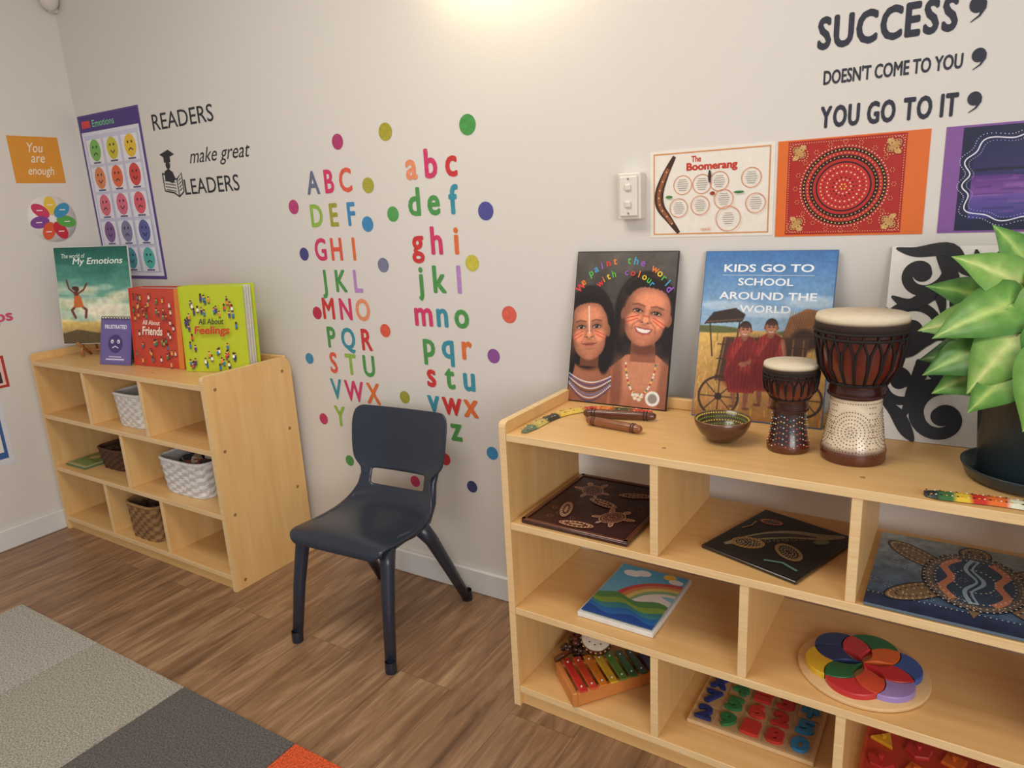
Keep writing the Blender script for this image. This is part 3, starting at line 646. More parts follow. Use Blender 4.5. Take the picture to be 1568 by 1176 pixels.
for sp_ in [(.16,.86,.14,1.2,1.2,1,.05),(.40,.70,.16,4.0,1.3,-1,.055),(.12,.58,.14,.4,1.2,-1,.05),(.30,.42,.15,2.4,1.3,1,.055),(.10,.30,.12,5.6,1.1,1,.045),(.32,.14,.15,1.4,1.2,-1,.055),(.62,.88,.14,3.2,1.2,1,.05),(.66,.55,.17,.8,1.3,1,.055),(.60,.26,.15,5,1.2,-1,.055),(.88,.72,.13,2,1.2,-1,.05),(.88,.40,.14,4,1.2,1,.05),(.87,.12,.13,1,1.2,1,.05)]: spiral(*sp_)
for p in [[(0.02,.99),(.12,.97),(.28,.98),(.36,.88),(.5,.84)],[(.02,.74),(.12,.70),(.24,.76),(.28,.64)],[(.02,.46),(.12,.45),(.2,.52),(.3,.56),(.48,.5)],[(.02,.2),(.1,.14),(.16,.05),(.2,.0)],[(.4,.98),(.44,.86),(.56,.74),(.74,.72)],[(.44,.36),(.5,.44),(.52,.6)],[(.12,.08),(.2,.26),(.34,.3),(.46,.26)],[(.0,.68),(.03,.55),(.0,.40)],[(.22,.96),(.3,.84),(.28,.74)],[(.18,.42),(.2,.36),(.14,.2)]]:
    cv.stroke(smooth_path(p),.065,BK,lambda t:.15+math.sin(pi*t))
mb.build()
# ================================================================= ITEMS ON LEFT SHELF TOP
mb=MB('my_emotions_book')
U=Vector((.866,.5,-.02)).normalized(); back=Vector((-.5,.866,0)); V=(Z+back*.14).normalized()
O=Vector((-2.165,-.285,.788)); slab(mb,O,U,V,.300,.385,.008,PRINT,(230,230,225)); cv=CV(mb,O,U,V,.300,.385)
A=.385/.3; R=Ras(130,A,(60,130,110)); R.vgrad(0,.3,(120,96,50),(238,206,120)); R.vgrad(.3,.62,(244,226,166),(170,206,180)); R.vgrad(.62,A,(110,176,156),(22,92,80))
for k in range(50):
    x=rg.random(); y=.32+rg.random()*.75; R.ell(x,y,.10+.12*rg.random(),.03+.04*rg.random(),rg.choice([(240,240,222),(220,236,220),(130,184,166),(244,230,190)]) if y<.8 else rg.choice([(40,110,96),(80,150,134),(140,190,176)]),.5,.9)
R.ell(.62,.42,.3,.12,(250,240,214),.8,.9)
R.poly([(0,0),(0,.14),(.2,.19),(.5,.14),(.8,.18),(1,.15),(1,0)],(96,80,48)); R.noise(.15,30)
D=(110,46,36)
for P,w in [([(.24,.68),(.26,.52)],.06),([(.23,.67),(.15,.74),(.13,.85)],.022),([(.27,.67),(.35,.72),(.40,.80)],.022),([(.25,.53),(.16,.45),(.20,.35)],.032),([(.27,.53),(.36,.45),(.34,.35)],.032)]: R.line(P,w,D)
R.ell(.26,.73,.028,.036,(70,36,30)); R.ell(.23,.74,.04,.028,(80,40,32)); R.poly([(.21,.64),(.30,.64),(.33,.49),(.19,.49)],(206,110,50))
cv.raster(R,.005,.005,.995,.995)
cv.text('The world of',.10,.885,.42,.93,(236,240,236),0,.2); cv.text('My Emotions',.24,.80,.92,.885,(240,244,240),.012,.25)
ob=mb.build()
mb=MB('book_easel')
for s in (.07,.17):
    p=O+U*s; mb.tube([p+Vector((.012,-.020,.008)),p+Vector((0,0,-.008)),p+back*.05+Vector((0,0,-.050))],.006,GLOSS,(170,112,60)); mb.tube([p+Vector((0,0,-.008)),p+Vector((.002,-.004,-.050))],.006,GLOSS,(170,112,60)); mb.tube([p+back*.01+Vector((0,0,-.012)),p+back*.06+Vector((0,0,.16))],.005,GLOSS,(170,112,60)); mb.tube([p+back*.055+Vector((0,0,.15)),p+back*.10+Vector((0,0,-.050))],.005,GLOSS,(170,112,60))
mb.tube([O+U*.05+back*.03+Vector((0,0,-.03)),O+U*.19+back*.03+Vector((0,0,-.03))],.005,GLOSS,(170,112,60)); mb.build()
mb=MB('flip_cards')
U=Vector((.985,.17,0)); n_=Vector((-.17,.985,0)); V=(Z+n_*.25).normalized(); O=Vector((-1.885,-.305,Z3+.001))
slab(mb,O,U,V,.16,.175,.003,PRINT,(110,96,160)); cv=CV(mb,O,U,V,.16,.175)
cv.rect(.06,.05,.94,.93,(112,98,164)); cv.text('FRUSTRATED',.14,.77,.86,.86,(240,236,250),.03); cv.ell(.5,.45,.24,.22,(66,56,120)); cv.dots([(.4,.5),(.6,.5)],.05,(230,226,240),12); cv.dots([(.41,.49),(.59,.49)],.02,(30,20,60)); cv.stroke([(.4,.36),(.5,.4),(.6,.36)],.025,(230,226,240)); cv.rect(.2,.1,.8,.13,(220,214,236)); cv.rect(.3,.16,.7,.18,(220,214,236))
V2=(Z-n_*.25).normalized(); O2=O+n_*.085; slab(mb,O2,U,V2,.16,.172,.003,PRINT,(60,110,110))
for k in range(10):
    c=O+U*(.010+.0150*k)+V*.176; mb.tube([c+n_*(.006*math.cos(a))+Z*(.006*math.sin(a)) for a in [j*pi/4 for j in range(9)]],.0012,GLOSS,(40,40,50),5)
mb.build()
def thick_book(name,O,U,h,w,t,ccol,pagecol,lean,fan,draw,spine):
    mb=MB(name); U=Vector(U).normalized(); n_=Vector((-U.y,U.x,0)); V=(Z+n_*lean).normalized()
    slab(mb,O,U,V,w,h,.004,PRINT,ccol); cv=CV(mb,O,U,V,w,h); draw(cv)
    K=6
    for k in range(K):
        f=(k+1)/(K+1); off=n_*(.006+t*f*.9)
        Uk=(U+n_*fan*f).normalized()
        slab(mb,Vector(O)+off+Vector((0,0,.004)),Uk,V,w-.006,h-.008,t/(K+1)*.75,PRINT,pagecol if k%2 else tuple(int(c*.88) for c in pagecol))
    Uk=(U+n_*fan).normalized(); slab(mb,Vector(O)+n_*(t+.008),Uk,V,w,h,.004,PRINT,ccol)
    slab(mb,Vector(O)+n_*(t+.008)-U*.001,-n_,V,t+.012,h,.003,PRINT,spine)
    return mb.build()
def people(cv,r,n,box,tops):
    for k in range(n):
        x=.06+r.random()*.82; y=.06+r.random()*.86
        if box[0]<x<box[1] and box[2]<y<box[3]: continue
        c=r.choice(tops); cv.rect(x-.015,y-.06,x-.004,y-.03,(50,50,80)); cv.rect(x+.004,y-.06,x+.015,y-.03,(50,50,80))
        cv.ell(x,y-.02,.020,.024,c); cv.ell(x,y+.012,.016,.017,r.choice([(240,200,150),(130,70,44),(230,170,120),(90,50,34)])); cv.ell(x,y+.022,.016,.010,r.choice([(40,26,22),(120,70,30),(30,30,36)]))
def dred(cv):
    cv.rect(.03,.02,.90,.98,(204,68,46)); cv.rect(.90,0,1,1,(226,130,50))
    people(cv,random.Random(5),60,(.22,.74,.36,.64),[(60,120,160),(240,230,220),(70,140,90),(236,180,70),(150,40,40)])
    cv.text('All About',.28,.54,.64,.60,(250,236,220),.02,.2); cv.text('Friends',.26,.41,.68,.52,(250,236,220),.03,.2)
def dgreen(cv):
    cv.rect(.02,.02,.98,.98,(190,204,40))
    people(cv,random.Random(9),80,(.17,.83,.36,.68),[(60,130,180),(230,80,70),(250,250,240),(236,150,50),(90,60,130)])
    cv.text('All About',.30,.56,.70,.63,(60,70,50),.02,.15); cv.text('Feelings',.22,.42,.78,.54,(206,60,50),.03,.15)
thick_book('friends_board_book',(-1.716,-.262,Z3+.001),(.995,.07,0),.285,.272,.05,(206,66,44),(206,200,196),.10,.06,dred,(206,66,44))
thick_book('feelings_board_book',(-1.400,-.262,Z3+.001),(.95,.31,0),.295,.248,.035,(192,206,44),(234,232,220),.08,.10,dgreen,(192,206,44))
# ================================================================= BASKETS
def basket(name,cx,cy,z,w,d,h,flare,c1,c2,rows=12,rim=None,rot=0,content=None):
    mb=MB(name); n=56
    T=Matrix.Translation((cx,cy,z))@Matrix.Rotation(rot,4,'Z')
    def loop(zz,sc,off,k):
        out=[]
        for i in range(n):
            a=2*pi*(i+.5)/n; c,s=math.cos(a),math.sin(a); q=(abs(c)**5+abs(s)**5)**-.2
            o=1+off*((-1)**(i//2+k)); out.append(T@Vector((w/2*sc*c*q*o,d/2*sc*s*q*o,zz)))
        return out
    vs=[];vc=[]
    R=rows*2
    for k in range(R+1):
        f=k/R; vs+=loop(h*f,1-flare*(1-f),.012,k//2)
        for i in range(n): vc.append(L3(c1 if (i//2+k//2)%2 else c2))
    fs=[[k*n+i,k*n+(i+1)%n,(k+1)*n+(i+1)%n,(k+1)*n+i] for k in range(R) for i in range(n)]
    mb.add(vs,fs,FIBRE,smooth=False,vcol=vc)
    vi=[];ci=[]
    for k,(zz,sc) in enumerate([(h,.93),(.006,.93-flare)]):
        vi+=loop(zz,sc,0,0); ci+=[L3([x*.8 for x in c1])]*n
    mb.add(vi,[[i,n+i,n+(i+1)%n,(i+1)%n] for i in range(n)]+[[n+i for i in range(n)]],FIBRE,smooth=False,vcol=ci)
    lp=loop(h,.975,0,0); mb.tube(lp+lp[:1],.006,FIBRE,rim or c1,8)
    if content:
        r=random.Random(len(name))
        for k in range(14):
            mb.box(-.02,.02,-.012,.012,-.03,.02,PAINTW,r.choice(content),.003,T=T@Matrix.Translation(((r.random()-.5)*w*.62,(r.random()-.5)*d*.55,h*.68+r.random()*.02))@Matrix.Rotation(r.random()*3,4,'Z')@Matrix.Rotation(r.random()-.5,4,'X'))
    return mb.build()
basket('round_rope_basket',-1.70,-.245,Z1+.001,.20,.19,.125,.08,(226,222,216),(204,198,190),9)
basket('dark_wicker_basket',-1.975,-.225,Z2+.001,.19,.15,.085,.12,(96,62,40),(66,42,28),7,content=[(40,36,36),(70,50,40)])
basket('white_plastic_basket',-1.445,-.245,Z2+.001,.27,.19,.13,.10,(234,234,232),(196,196,196),9,content=[(60,60,66),(150,80,60),(200,190,170)])
basket('seagrass_basket',-1.72,-.265,ZB+.001,.20,.19,.14,.06,(158,120,76),(112,80,48),8,content=[(40,34,30),(80,50,40)])
mb=MB('picture_book'); mb.box(-2.235,-2.085,-.345,-.16,Z2+.001,Z2+.006,PRINT,(90,130,90),.001); mb.box(-2.230,-2.090,-.340,-.165,Z2+.006,Z2+.011,PRINT,(180,170,120),.001)
cv=CV(mb,(-2.230,-.340,Z2+.011),X,Y,.14,.175); cv.rect(.05,.06,.95,.94,(120,150,90)); cv.ell(.4,.5,.16,.14,(200,180,110)); cv.text('frogs',.5,.3,.9,.4,(60,80,50),.02); mb.build()
mb=MB('crayon_tin'); T=Matrix.Translation((-1.262,-.245,Z1+.001))
mb.lathe([(0,0),(.04,0),(.042,.004),(.042,.05)],PAINTW,(236,190,60),T,28); mb.lathe([(.0422,.05),(.0422,.09)],PAINTW,(226,120,60),T,28); mb.lathe([(.042,.09),(.042,.145),(.043,.147),(.043,.155),(.04,.157),(0,.157)],PAINTW,(240,200,80),T,28)
mb.lathe([(.0425,.06),(.0426,.08)],PAINTW,(250,240,220),T,28); mb.build()
mb=MB('folder_stack'); mb.box(-1.85,-1.66,-.13,-.06,Z1+.001,Z1+.17,PRINT,(186,196,214),.004); mb.box(-1.84,-1.67,-.135,-.13,Z1+.02,Z1+.15,PRINT,(222,226,234),.002)
mb.build()
# ================================================================= DRUMS
def djembe(name,cx,cy,H,R,Rb,light,style):
    mb=MB(name); T=Matrix.Translation((cx,cy,Z3+.001)); az=math.atan2(-1.70-cy,.8547-cx)
    dk=(26,18,18)
    w=.44*H; Rw=Rb*.80
    lower=[(0,0),(Rb*.98,0),(Rb,.004),(Rb,.02*H/.26),(Rb*.93,.12*H),(Rw,w*.78),(Rw*.97,w)]
    lc=[(90,44,28)]*4+[light]*3
    mb.lathe(lower,GLOSS,light,T,48,lc)
    up=[(Rw*.97,w),(Rw*1.06,w+.006),(Rw*1.08,w+.014),(Rw*1.04,w+.022),(Rw*1.08,w+.03),(R*.86,H*.66),(R*.95,H*.80),(R*.965,H*.90)]
    mb.lathe(up,GLOSS,dk,T,48,[(56,24,18)]*4+[(82,32,22),(104,40,28),(88,32,22),(60,24,18)])
    mb.lathe([(R*.965,H*.90),(R*1.0,H*.905),(R*1.0,H*.955),(R*.995,H*.975),(R*.97,H),(0,H+.001)],MATTE,(214,200,176),T,48,[dk,(46,32,28),(60,44,36),(206,190,160),(228,216,190),(224,210,184)])
    for z,r,c in [(H*.90,R*1.0,dk),(H*.86,R*.985,dk),(w+.03,Rw*1.12,dk),(w+.006,Rw*1.06,(60,26,20))]:
        mb.tube([T@Vector((r*math.cos(a),r*math.sin(a),z)) for a in [2*pi*k/40 for k in range(41)]],.0028*H/.26,MATTE,c,6,cap=False)
    n=20
    for k in range(n):
        a=2*pi*k/n; b=a+pi/n
        def q(al,f):
            z=(w+.03)+(H*.9-w-.03)*f; 
            zz=[w+.03,H*.66,H*.80,H*.90]; rr=[Rw*1.08,R*.86,R*.95,R*.965]
            for i in range(3):
                if z<=zz[i+1]+1e-6: t=(z-zz[i])/(zz[i+1]-zz[i]); r=rr[i]+(rr[i+1]-rr[i])*t; break
            r+=.002; return T@Vector((r*math.cos(al),r*math.sin(al),z))
        mb.tube([q(a,0),q(a+.01,.33),q(a+.03,.62),q(b,.9),q(b,1)],.0021*H/.26,MATTE,dk,5)
        mb.tube([q(a,0),q(a-.01,.33),q(a-.03,.62),q(b-2*pi/n,.9),q(b-2*pi/n,1)],.0021*H/.26,MATTE,dk,5)
    def rad(z):
        zs=[.02*H/.26,.12*H,w*.78,w]; rs=[Rb,Rb*.93,Rw,Rw*.97]
        for i in range(3):
            if z<=zs[i+1]: t=max(0,(z-zs[i])/(zs[i+1]-zs[i])); return rs[i]+(rs[i+1]-rs[i])*t
        return rs[3]
    def dotat(al,z,r,c):
        rr=rad(z); mb.ball(T@Vector((rr*math.cos(al),rr*math.sin(al),z)),r,MATTE,c,1,(1,1,1))
    if style==0:
        for m in range(4):
            a0=az-.1+m*pi/2; zc=w*.52
            for ro,nn,c in [(.038,44,(110,74,50)),(.031,36,(130,90,62)),(.024,28,(110,74,50)),(.017,20,(130,90,62)),(.010,12,(100,60,40)),(.004,5,(100,60,40))]:
                for k in range(nn):
                    t=2*pi*k/nn; dotat(a0+ro*math.cos(t)/rad(zc),zc+ro*math.sin(t),.0013,c)
            for k in range(9):
                for s in (-1,0,1): dotat(a0+pi/4+s*.007/Rb,.022+(w-.035)*k/8,.0014,(120,80,56))
        for z in (.020,.026,w-.006):
            for k in range(64): dotat(2*pi*k/64,z,.0012,(130,90,66))
    else:
        r=random.Random(2)
        for z in [w*.2,w*.34,w*.48,w*.62,w*.76,w*.9]:
            c=r.choice([(220,90,50),(230,190,80),(80,150,180),(240,230,210)])
            for k in range(34): dotat(2*pi*k/34,z+.004*math.sin(k*1.1),.0016,[c,(236,226,200),(216,120,60)][k%3])
    mb.build()
djembe('djembe_drum',.718,-.260,.282,.0805,.058,(222,206,178),0)
djembe('djembe_drum.001',.598,-.258,.180,.053,.041,(52,34,36),1)
mb=MB('painted_coconut_bowl'); T=Matrix.Translation((.466,-.262,Z3+.001))
pr=[(0,0),(.022,0),(.032,.006),(.047,.020),(.056,.036),(.059,.050),(.0575,.0515),(.055,.050),(.050,.036),(.036,.016),(.02,.008),(0,.006)]
pc=[(84,50,34)]*5+[(96,58,38)]+[(160,120,60)]+[(86,66,44)]*5
mb.lathe(pr,GLOSS,(80,48,32),T,44,pc)
for j,(r,z,c,k) in enumerate([(.0535,.046,(224,206,90),60),(.0505,.038,(120,170,60),54),(.0465,.031,(224,206,90),48),(.042,.0240,(110,160,70),42),(.036,.0178,(224,196,80),34),(.030,.0138,(190,96,60),28),(.022,.0098,(90,160,140),20),(.013,.008,(220,200,90),12)]):
    for i in range(k): mb.ball(T@Vector((r*math.cos(2*pi*i/k),r*math.sin(2*pi*i/k),z)),.002,MATTE,c,1)
mb.build()
def stick(name,a,b,r,c):
    mb=MB(name); a=Vector(a);b=Vector(b); P=[a.lerp(b,t) for t in (0,.03,.1,.3,.5,.7,.9,.97,1)]
    mb.tube(P,r,GLOSS,c,14,rs=[r*.55,r*.85,r,r*1.03,r,r*.98,r*.95,r*.8,r*.5])
    d=(b-a).normalized()
    for t in (.12,.16,.84,.88):
        p=a.lerp(b,t); mb.tube([p-d*.0012,p+d*.0012],r*1.06,MATTE,tuple(int(x*.55) for x in c),14)
    mb.build()
stick('clapstick',(.120,-.222,Z3+.0115),(.290,-.186,Z3+.0115),.0105,(96,52,34))
stick('clapstick.001',(.152,-.270,Z3+.0115),(.295,-.290,Z3+.0115),.0105,(134,80,48))
def boomerang(name,path,w,cols,z):
    mb=MB(name); p=smooth_path(path,8); n=len(p); vs=[];vc=[]
    for k,q in enumerate(p):
        q=Vector((q[0],q[1],0)); a=Vector((*p[max(k-1,0)][:2],0)); b=Vector((*p[min(k+1,n-1)][:2],0)); t=(b-a).normalized(); nn=Vector((-t.y,t.x,0))
        f=k/(n-1); ww=w/2*min(1,.35+6*min(f,1-f))
        for (o,hh) in ((-1,.001),(-.6,.006),(0,.008),(.6,.006),(1,.001),(0,.0)):
            vs.append(q+nn*o*ww+Z*(z+hh)); vc.append(L3(cols[int(f*(len(cols)-1e-6))]))
    fs=[[k*6+i,k*6+(i+1)%6,(k+1)*6+(i+1)%6,(k+1)*6+i] for k in range(n-1) for i in range(6)]
    fs+=[[0,1,2,3,4,5],[(n-1)*6+i for i in range(6)][::-1]]
    mb.add(vs,fs,PAINTW,vcol=vc)
    for k in range(1,n-1):
        for o in (-.5,.5):
            a=Vector((*p[k-1][:2],0)); b=Vector((*p[k+1][:2],0)); t=(b-a).normalized(); nn=Vector((-t.y,t.x,0)); q=Vector((p[k][0],p[k][1],z+.0068))+nn*o*w/2
            mb.ball(q,.002,PAINTW,[(240,230,200),(30,30,30),(230,170,60)][k%3],1,(1,1,.4))
    mb.build()
boomerang('painted_boomerang',[(.046,-.388),(.046,-.30),(.062,-.22),(.105,-.165),(.17,-.145),(.262,-.137)],.034,[(106,124,96),(200,180,100),(60,60,50),(224,190,80),(226,196,90),(196,50,40),(226,120,50),(60,80,50),(214,60,50)],Z3+.001)
boomerang('painted_boomerang.001',[(.845,-.405),(.90,-.398),(.96,-.392),(1.02,-.398),(1.08,-.41)],.036,[(34,40,44),(60,110,60),(224,190,60),(200,50,40),(226,110,50),(226,226,200),(60,120,170),(200,50,40),(224,190,60),(90,150,70)],Z3+.001)
# ================================================================= POTTED PLANT
root=bpy.data.objects.new('potted_syngonium',None); scene.collection.objects.link(root)
px,py,pz=1.000,-.262,Z3+.001
mb=MB('plant_pot'); T=Matrix.Translation((px,py,pz)); pc=(42,54,58)
mb.lathe([(0,0),(.088,0),(.098,.006),(.104,.022),(.106,.026),(.102,.026),(.094,.012),(0,.010)],PLAST,pc,T,56)
mb.lathe([(0,.012),(.076,.012),(.080,.016),(.092,.17),(.096,.172),(.098,.176),(.098,.192),(.094,.195),(.089,.192),(.086,.165)],PLAST,pc,T,56)
mb.lathe([(.088,.175),(.05,.18),(0,.182)],MATTE,(50,36,26),T,30); mb.build(root)
mb=MB('foliage'); rl_=random.Random(11)
out=[(-.05,0),(-.15,.10),(-.21,.22),(-.19,.34),(-.08,.43),(.08,.46),(.24,.44),(.40,.38),(.56,.30),(.72,.19),(.86,.09),(1,0)]
def leaf(base,dirv,nrm,size,tone):
    d=dirv.normalized(); u=(nrm-d*nrm.dot(d)).normalized(); sd=d.cross(u).normalized()
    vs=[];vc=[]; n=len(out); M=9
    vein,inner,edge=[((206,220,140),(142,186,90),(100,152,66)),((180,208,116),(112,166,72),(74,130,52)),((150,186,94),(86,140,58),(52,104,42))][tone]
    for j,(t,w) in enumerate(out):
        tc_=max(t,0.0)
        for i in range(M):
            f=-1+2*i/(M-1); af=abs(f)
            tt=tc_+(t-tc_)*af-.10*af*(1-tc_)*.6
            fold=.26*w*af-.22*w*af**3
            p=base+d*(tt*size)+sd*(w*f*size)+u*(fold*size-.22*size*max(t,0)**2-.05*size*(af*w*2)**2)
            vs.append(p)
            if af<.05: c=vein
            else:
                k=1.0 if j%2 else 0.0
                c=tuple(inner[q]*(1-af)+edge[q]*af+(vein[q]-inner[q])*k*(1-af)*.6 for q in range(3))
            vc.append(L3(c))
    fs=[[k*M+i,k*M+i+1,(k+1)*M+i+1,(k+1)*M+i] for k in range(n-1) for i in range(M-1)]
    mb.add(vs,fs,LEAF,smooth=True,vcol=vc)
ctr=Vector((px,py,pz+.165))
# each leaf: base point offset from the crown (dx,dy,dz), heading in the leaf plane (degrees, 0=+x,-90=down), size, tone
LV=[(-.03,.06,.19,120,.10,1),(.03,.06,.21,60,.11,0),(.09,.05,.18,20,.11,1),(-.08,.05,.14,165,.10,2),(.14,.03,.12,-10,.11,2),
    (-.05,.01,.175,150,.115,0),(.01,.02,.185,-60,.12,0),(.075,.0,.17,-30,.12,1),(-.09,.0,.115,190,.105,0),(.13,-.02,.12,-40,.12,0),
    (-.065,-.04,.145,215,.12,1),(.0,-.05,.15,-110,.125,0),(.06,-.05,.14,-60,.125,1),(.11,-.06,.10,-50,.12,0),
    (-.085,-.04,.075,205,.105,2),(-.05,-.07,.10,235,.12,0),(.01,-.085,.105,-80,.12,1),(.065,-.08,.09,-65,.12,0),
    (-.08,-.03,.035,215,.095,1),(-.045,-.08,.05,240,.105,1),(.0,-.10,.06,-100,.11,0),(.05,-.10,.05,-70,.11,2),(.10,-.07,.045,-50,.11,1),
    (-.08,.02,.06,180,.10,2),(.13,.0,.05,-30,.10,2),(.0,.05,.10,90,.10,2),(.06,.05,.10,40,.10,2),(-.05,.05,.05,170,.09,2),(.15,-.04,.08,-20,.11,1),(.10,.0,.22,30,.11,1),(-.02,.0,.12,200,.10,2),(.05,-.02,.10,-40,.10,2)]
for (dx,dy,dz,hd,sz,tn) in LV:
    h=math.radians(hd+rl_.uniform(-10,10)); bp_=ctr+Vector((dx,dy,dz))
    sz*=1.0+rl_.uniform(-.06,.08)
    # leaves face the light: outward from the crown, tilted up
    nrm=Vector((dx*3.0+rl_.uniform(-.25,.25),-.75+dy*2+rl_.uniform(-.2,.2),.55+rl_.uniform(-.2,.25))).normalized()
    d=Vector((math.cos(h),-.25,math.sin(h)*.9))
    lim=.806
    dn=d.normalized(); ex=bp_.x+min(dn.x*sz,0)
    if ex<lim: bp_.x+=lim-ex
    bp_.x=max(bp_.x,lim+.30*sz); bp_.y=min(bp_.y,-.165)
    st=Vector((px+dx*.25,py+dy*.3,pz+.178)); mid=st.lerp(bp_,.55)+Vector((-dx*.15,0,.015))
    mb.tube([st,mid,bp_],.0020,LEAF,(130,168,80),6)
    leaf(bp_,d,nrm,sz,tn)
mb.build(root)
# ================================================================= PUZZLES AND TRAYS IN RIGHT SHELF
def flat(name,O,ang,w,h,z,t,col,mat=None,frame=None,fw=.012):
    mb=MB(name); U=Vector((math.cos(ang),math.sin(ang),0)); V=Vector((-math.sin(ang),math.cos(ang),0))
    O=Vector((O[0],O[1],z+t)); slab(mb,O,U,V,w,h,t,mat or PAINTW,col,.001)
    if frame:
        for (a,b,c,d) in [(0,0,w,fw),(0,h-fw,w,fw),(0,0,fw,h),(w-fw,0,fw,h)]:
            slab(mb,O+U*a+V*b+Z*.004,U,V,c,d,.004,GLOSS,frame,.001)
    return mb,CV(mb,O,U,V,w,h,off=.0006)
def animal_turtle(cv,cx,cy,s,c1,c2,c3,rot=0):
    R=lambda x,y:(cx+(x*math.cos(rot)-y*math.sin(rot))*s,cy+(x*math.sin(rot)+y*math.cos(rot))*s*cv.asp)
    for (x,y,rx,ry,r) in [(-.75,.55,.45,.18,2.4),(.75,.55,.45,.18,.7),(-.65,-.6,.35,.15,-2.3),(.65,-.6,.35,.15,-.8),(0,1.05,.2,.28,0),(0,-1.0,.08,.2,0)]:
        cv.ell(*R(x,y),rx*s,ry*s,c2,r+rot); cv.ringdots(*R(x,y),rx*s*.8,ry*s*.8,12,.02*s*2,c3,rot=r+rot)
    cv.ell(*R(0,0),.68*s,.85*s,c2,rot); cv.ell(*R(0,0),.60*s,.77*s,c1,rot)
    for q,n in ((.66,30),(.5,24),(.36,16),(.2,9)): cv.ringdots(*R(0,0),q*s,q*1.25*s,n,.035*s,c3 if q!=.36 else c2,rot=rot)
    cv.ringdots(*R(0,1.05),.12*s,.16*s,8,.03*s,c3,rot=rot)
mb,cv=flat('animal_art_tray',(.035,-.398),-.02,.270,.315,Z1+.001,.008,(58,30,26),GLOSS,(104,58,40),.010)
cv.mat=PRINT
cv.rect(.05,.05,.95,.95,(62,32,30)); rp=random.Random(8)
animal_turtle(cv,.28,.72,.15,(90,50,40),(176,122,90),(226,196,160),.6); animal_turtle(cv,.70,.32,.15,(110,60,44),(170,110,80),(226,200,166),-.5)
for (x,y,r) in [(.70,.76,.3),(.26,.3,1.9),(.48,.10,.1),(.5,.52,-.3)]:
    cv.ell(x,y,.16,.055,(186,132,96),r); cv.ell(x,y,.14,.038,(90,44,36),r); cv.ringdots(x,y,.12,.034,18,.007,(236,212,176),rot=r); cv.ell(x,y,.07,.014,(196,150,110),r)
for k in range(34):
    x,y=.08+rp.random()*.84,.08+rp.random()*.84; cv.ringdots(x,y,.022,.022,7,.004,(176,126,94))
mb.build()
mb,cv=flat('animal_art_tray.001',(.447,-.335),-.33,.215,.250,Z1+.001,.007,(40,34,32),GLOSS)
cv.mat=PRINT
cv.rect(.02,.02,.98,.98,(42,37,34)); cv.rect(.04,.04,.96,.96,(32,28,27))
cv.stroke(smooth_path([(.15,.15),(.3,.45),(.5,.68),(.75,.82),(.9,.95)]),.13,(150,140,110),lambda t:.3+math.sin(pi*t)); cv.stroke(smooth_path([(.18,.22),(.32,.48),(.5,.66),(.72,.78)]),.07,(60,56,48),lambda t:.3+math.sin(pi*t))
cv.ell(.3,.3,.16,.12,(150,110,60),.5); cv.ell(.3,.3,.12,.08,(60,50,40),.5)
for k in range(5): cv.ringdots(.3,.3,.15-.025*k,.11-.02*k,22-3*k,.006,(220,200,140),rot=.5)
cv.ell(.68,.38,.18,.11,(150,120,80),-.6); cv.ell(.68,.38,.15,.085,(56,48,40),-.6)
for k in range(3): cv.ringdots(.68,.38,.14-.04*k,.08-.025*k,22-5*k,.006,(216,190,140),rot=-.6)
cv.ell(.22,.78,.12,.07,(140,70,50),.3); cv.ringdots(.22,.78,.10,.055,16,.006,(230,220,180),rot=.3); cv.ell(.22,.78,.06,.03,(60,90,90),.3); cv.ell(.80,.72,.08,.05,(120,130,110),1.0); cv.ringdots(.80,.72,.06,.035,12,.005,(40,36,30),rot=1.0)
for t in range(12): cv.ringdots(.2+.055*t,.20+.058*t,.026,.026,7,.005,(200,190,160))
cv.stroke([(.6,.12),(.75,.18),(.92,.14)],.03,(90,130,120)); cv.stroke([(.08,.5),(.12,.6),(.1,.7)],.02,(150,120,80)); mb.build()
mb,cv=flat('turtle_art_board',(.768,-.420),-.0213,.335,.31,Z1+.001,.006,(92,108,122),PRINT)
R=Ras(120,.925,(96,116,134)); R.vgrad(0,.14,(28,42,72),(40,58,88)); R.vgrad(.14,.925,(66,92,122),(150,158,158)); R.noise(.3,20); R.noise(.2,50); cv.raster(R)
cv.dots([(.01+.0245*k,.14) for k in range(41)],.004,(226,226,220)); 
for (x,y,r) in [(-.30,.24,2.4),(.30,.24,.7),(-.26,-.24,-2.4),(.26,-.24,-.7)]:
    cv.ell(.5+x,.5+y,.20,.085,(30,36,46),r); cv.ell(.5+x,.5+y,.19,.076,(126,104,78),r); cv.ringdots(.5+x,.5+y,.172,.064,28,.006,(216,180,126),rot=r); cv.ringdots(.5+x,.5+y,.13,.045,20,.007,(58,48,44),rot=r); cv.ringdots(.5+x,.5+y,.09,.026,12,.005,(226,206,170),rot=r)
cv.ell(.5,.89,.085,.095,(30,36,46)); cv.ell(.5,.89,.076,.086,(126,108,84)); cv.ringdots(.5,.89,.06,.07,18,.005,(226,206,170)); cv.dots([(.47,.92),(.53,.92)],.012,(20,20,26)); cv.poly([(.47,.17),(.53,.17),(.5,.08)],(126,104,78))
cv.ell(.5,.52,.255,.335,(24,32,46)); cv.ell(.5,.52,.24,.32,(96,92,86)); cv.ell(.5,.52,.20,.275,(50,72,98))
for s in (-1,1):
    cv.stroke(smooth_path([(.5+s*.09,.26),(.5+s*.15,.38),(.5+s*.11,.52),(.5+s*.15,.66),(.5+s*.08,.78)]),.04,(204,132,100))
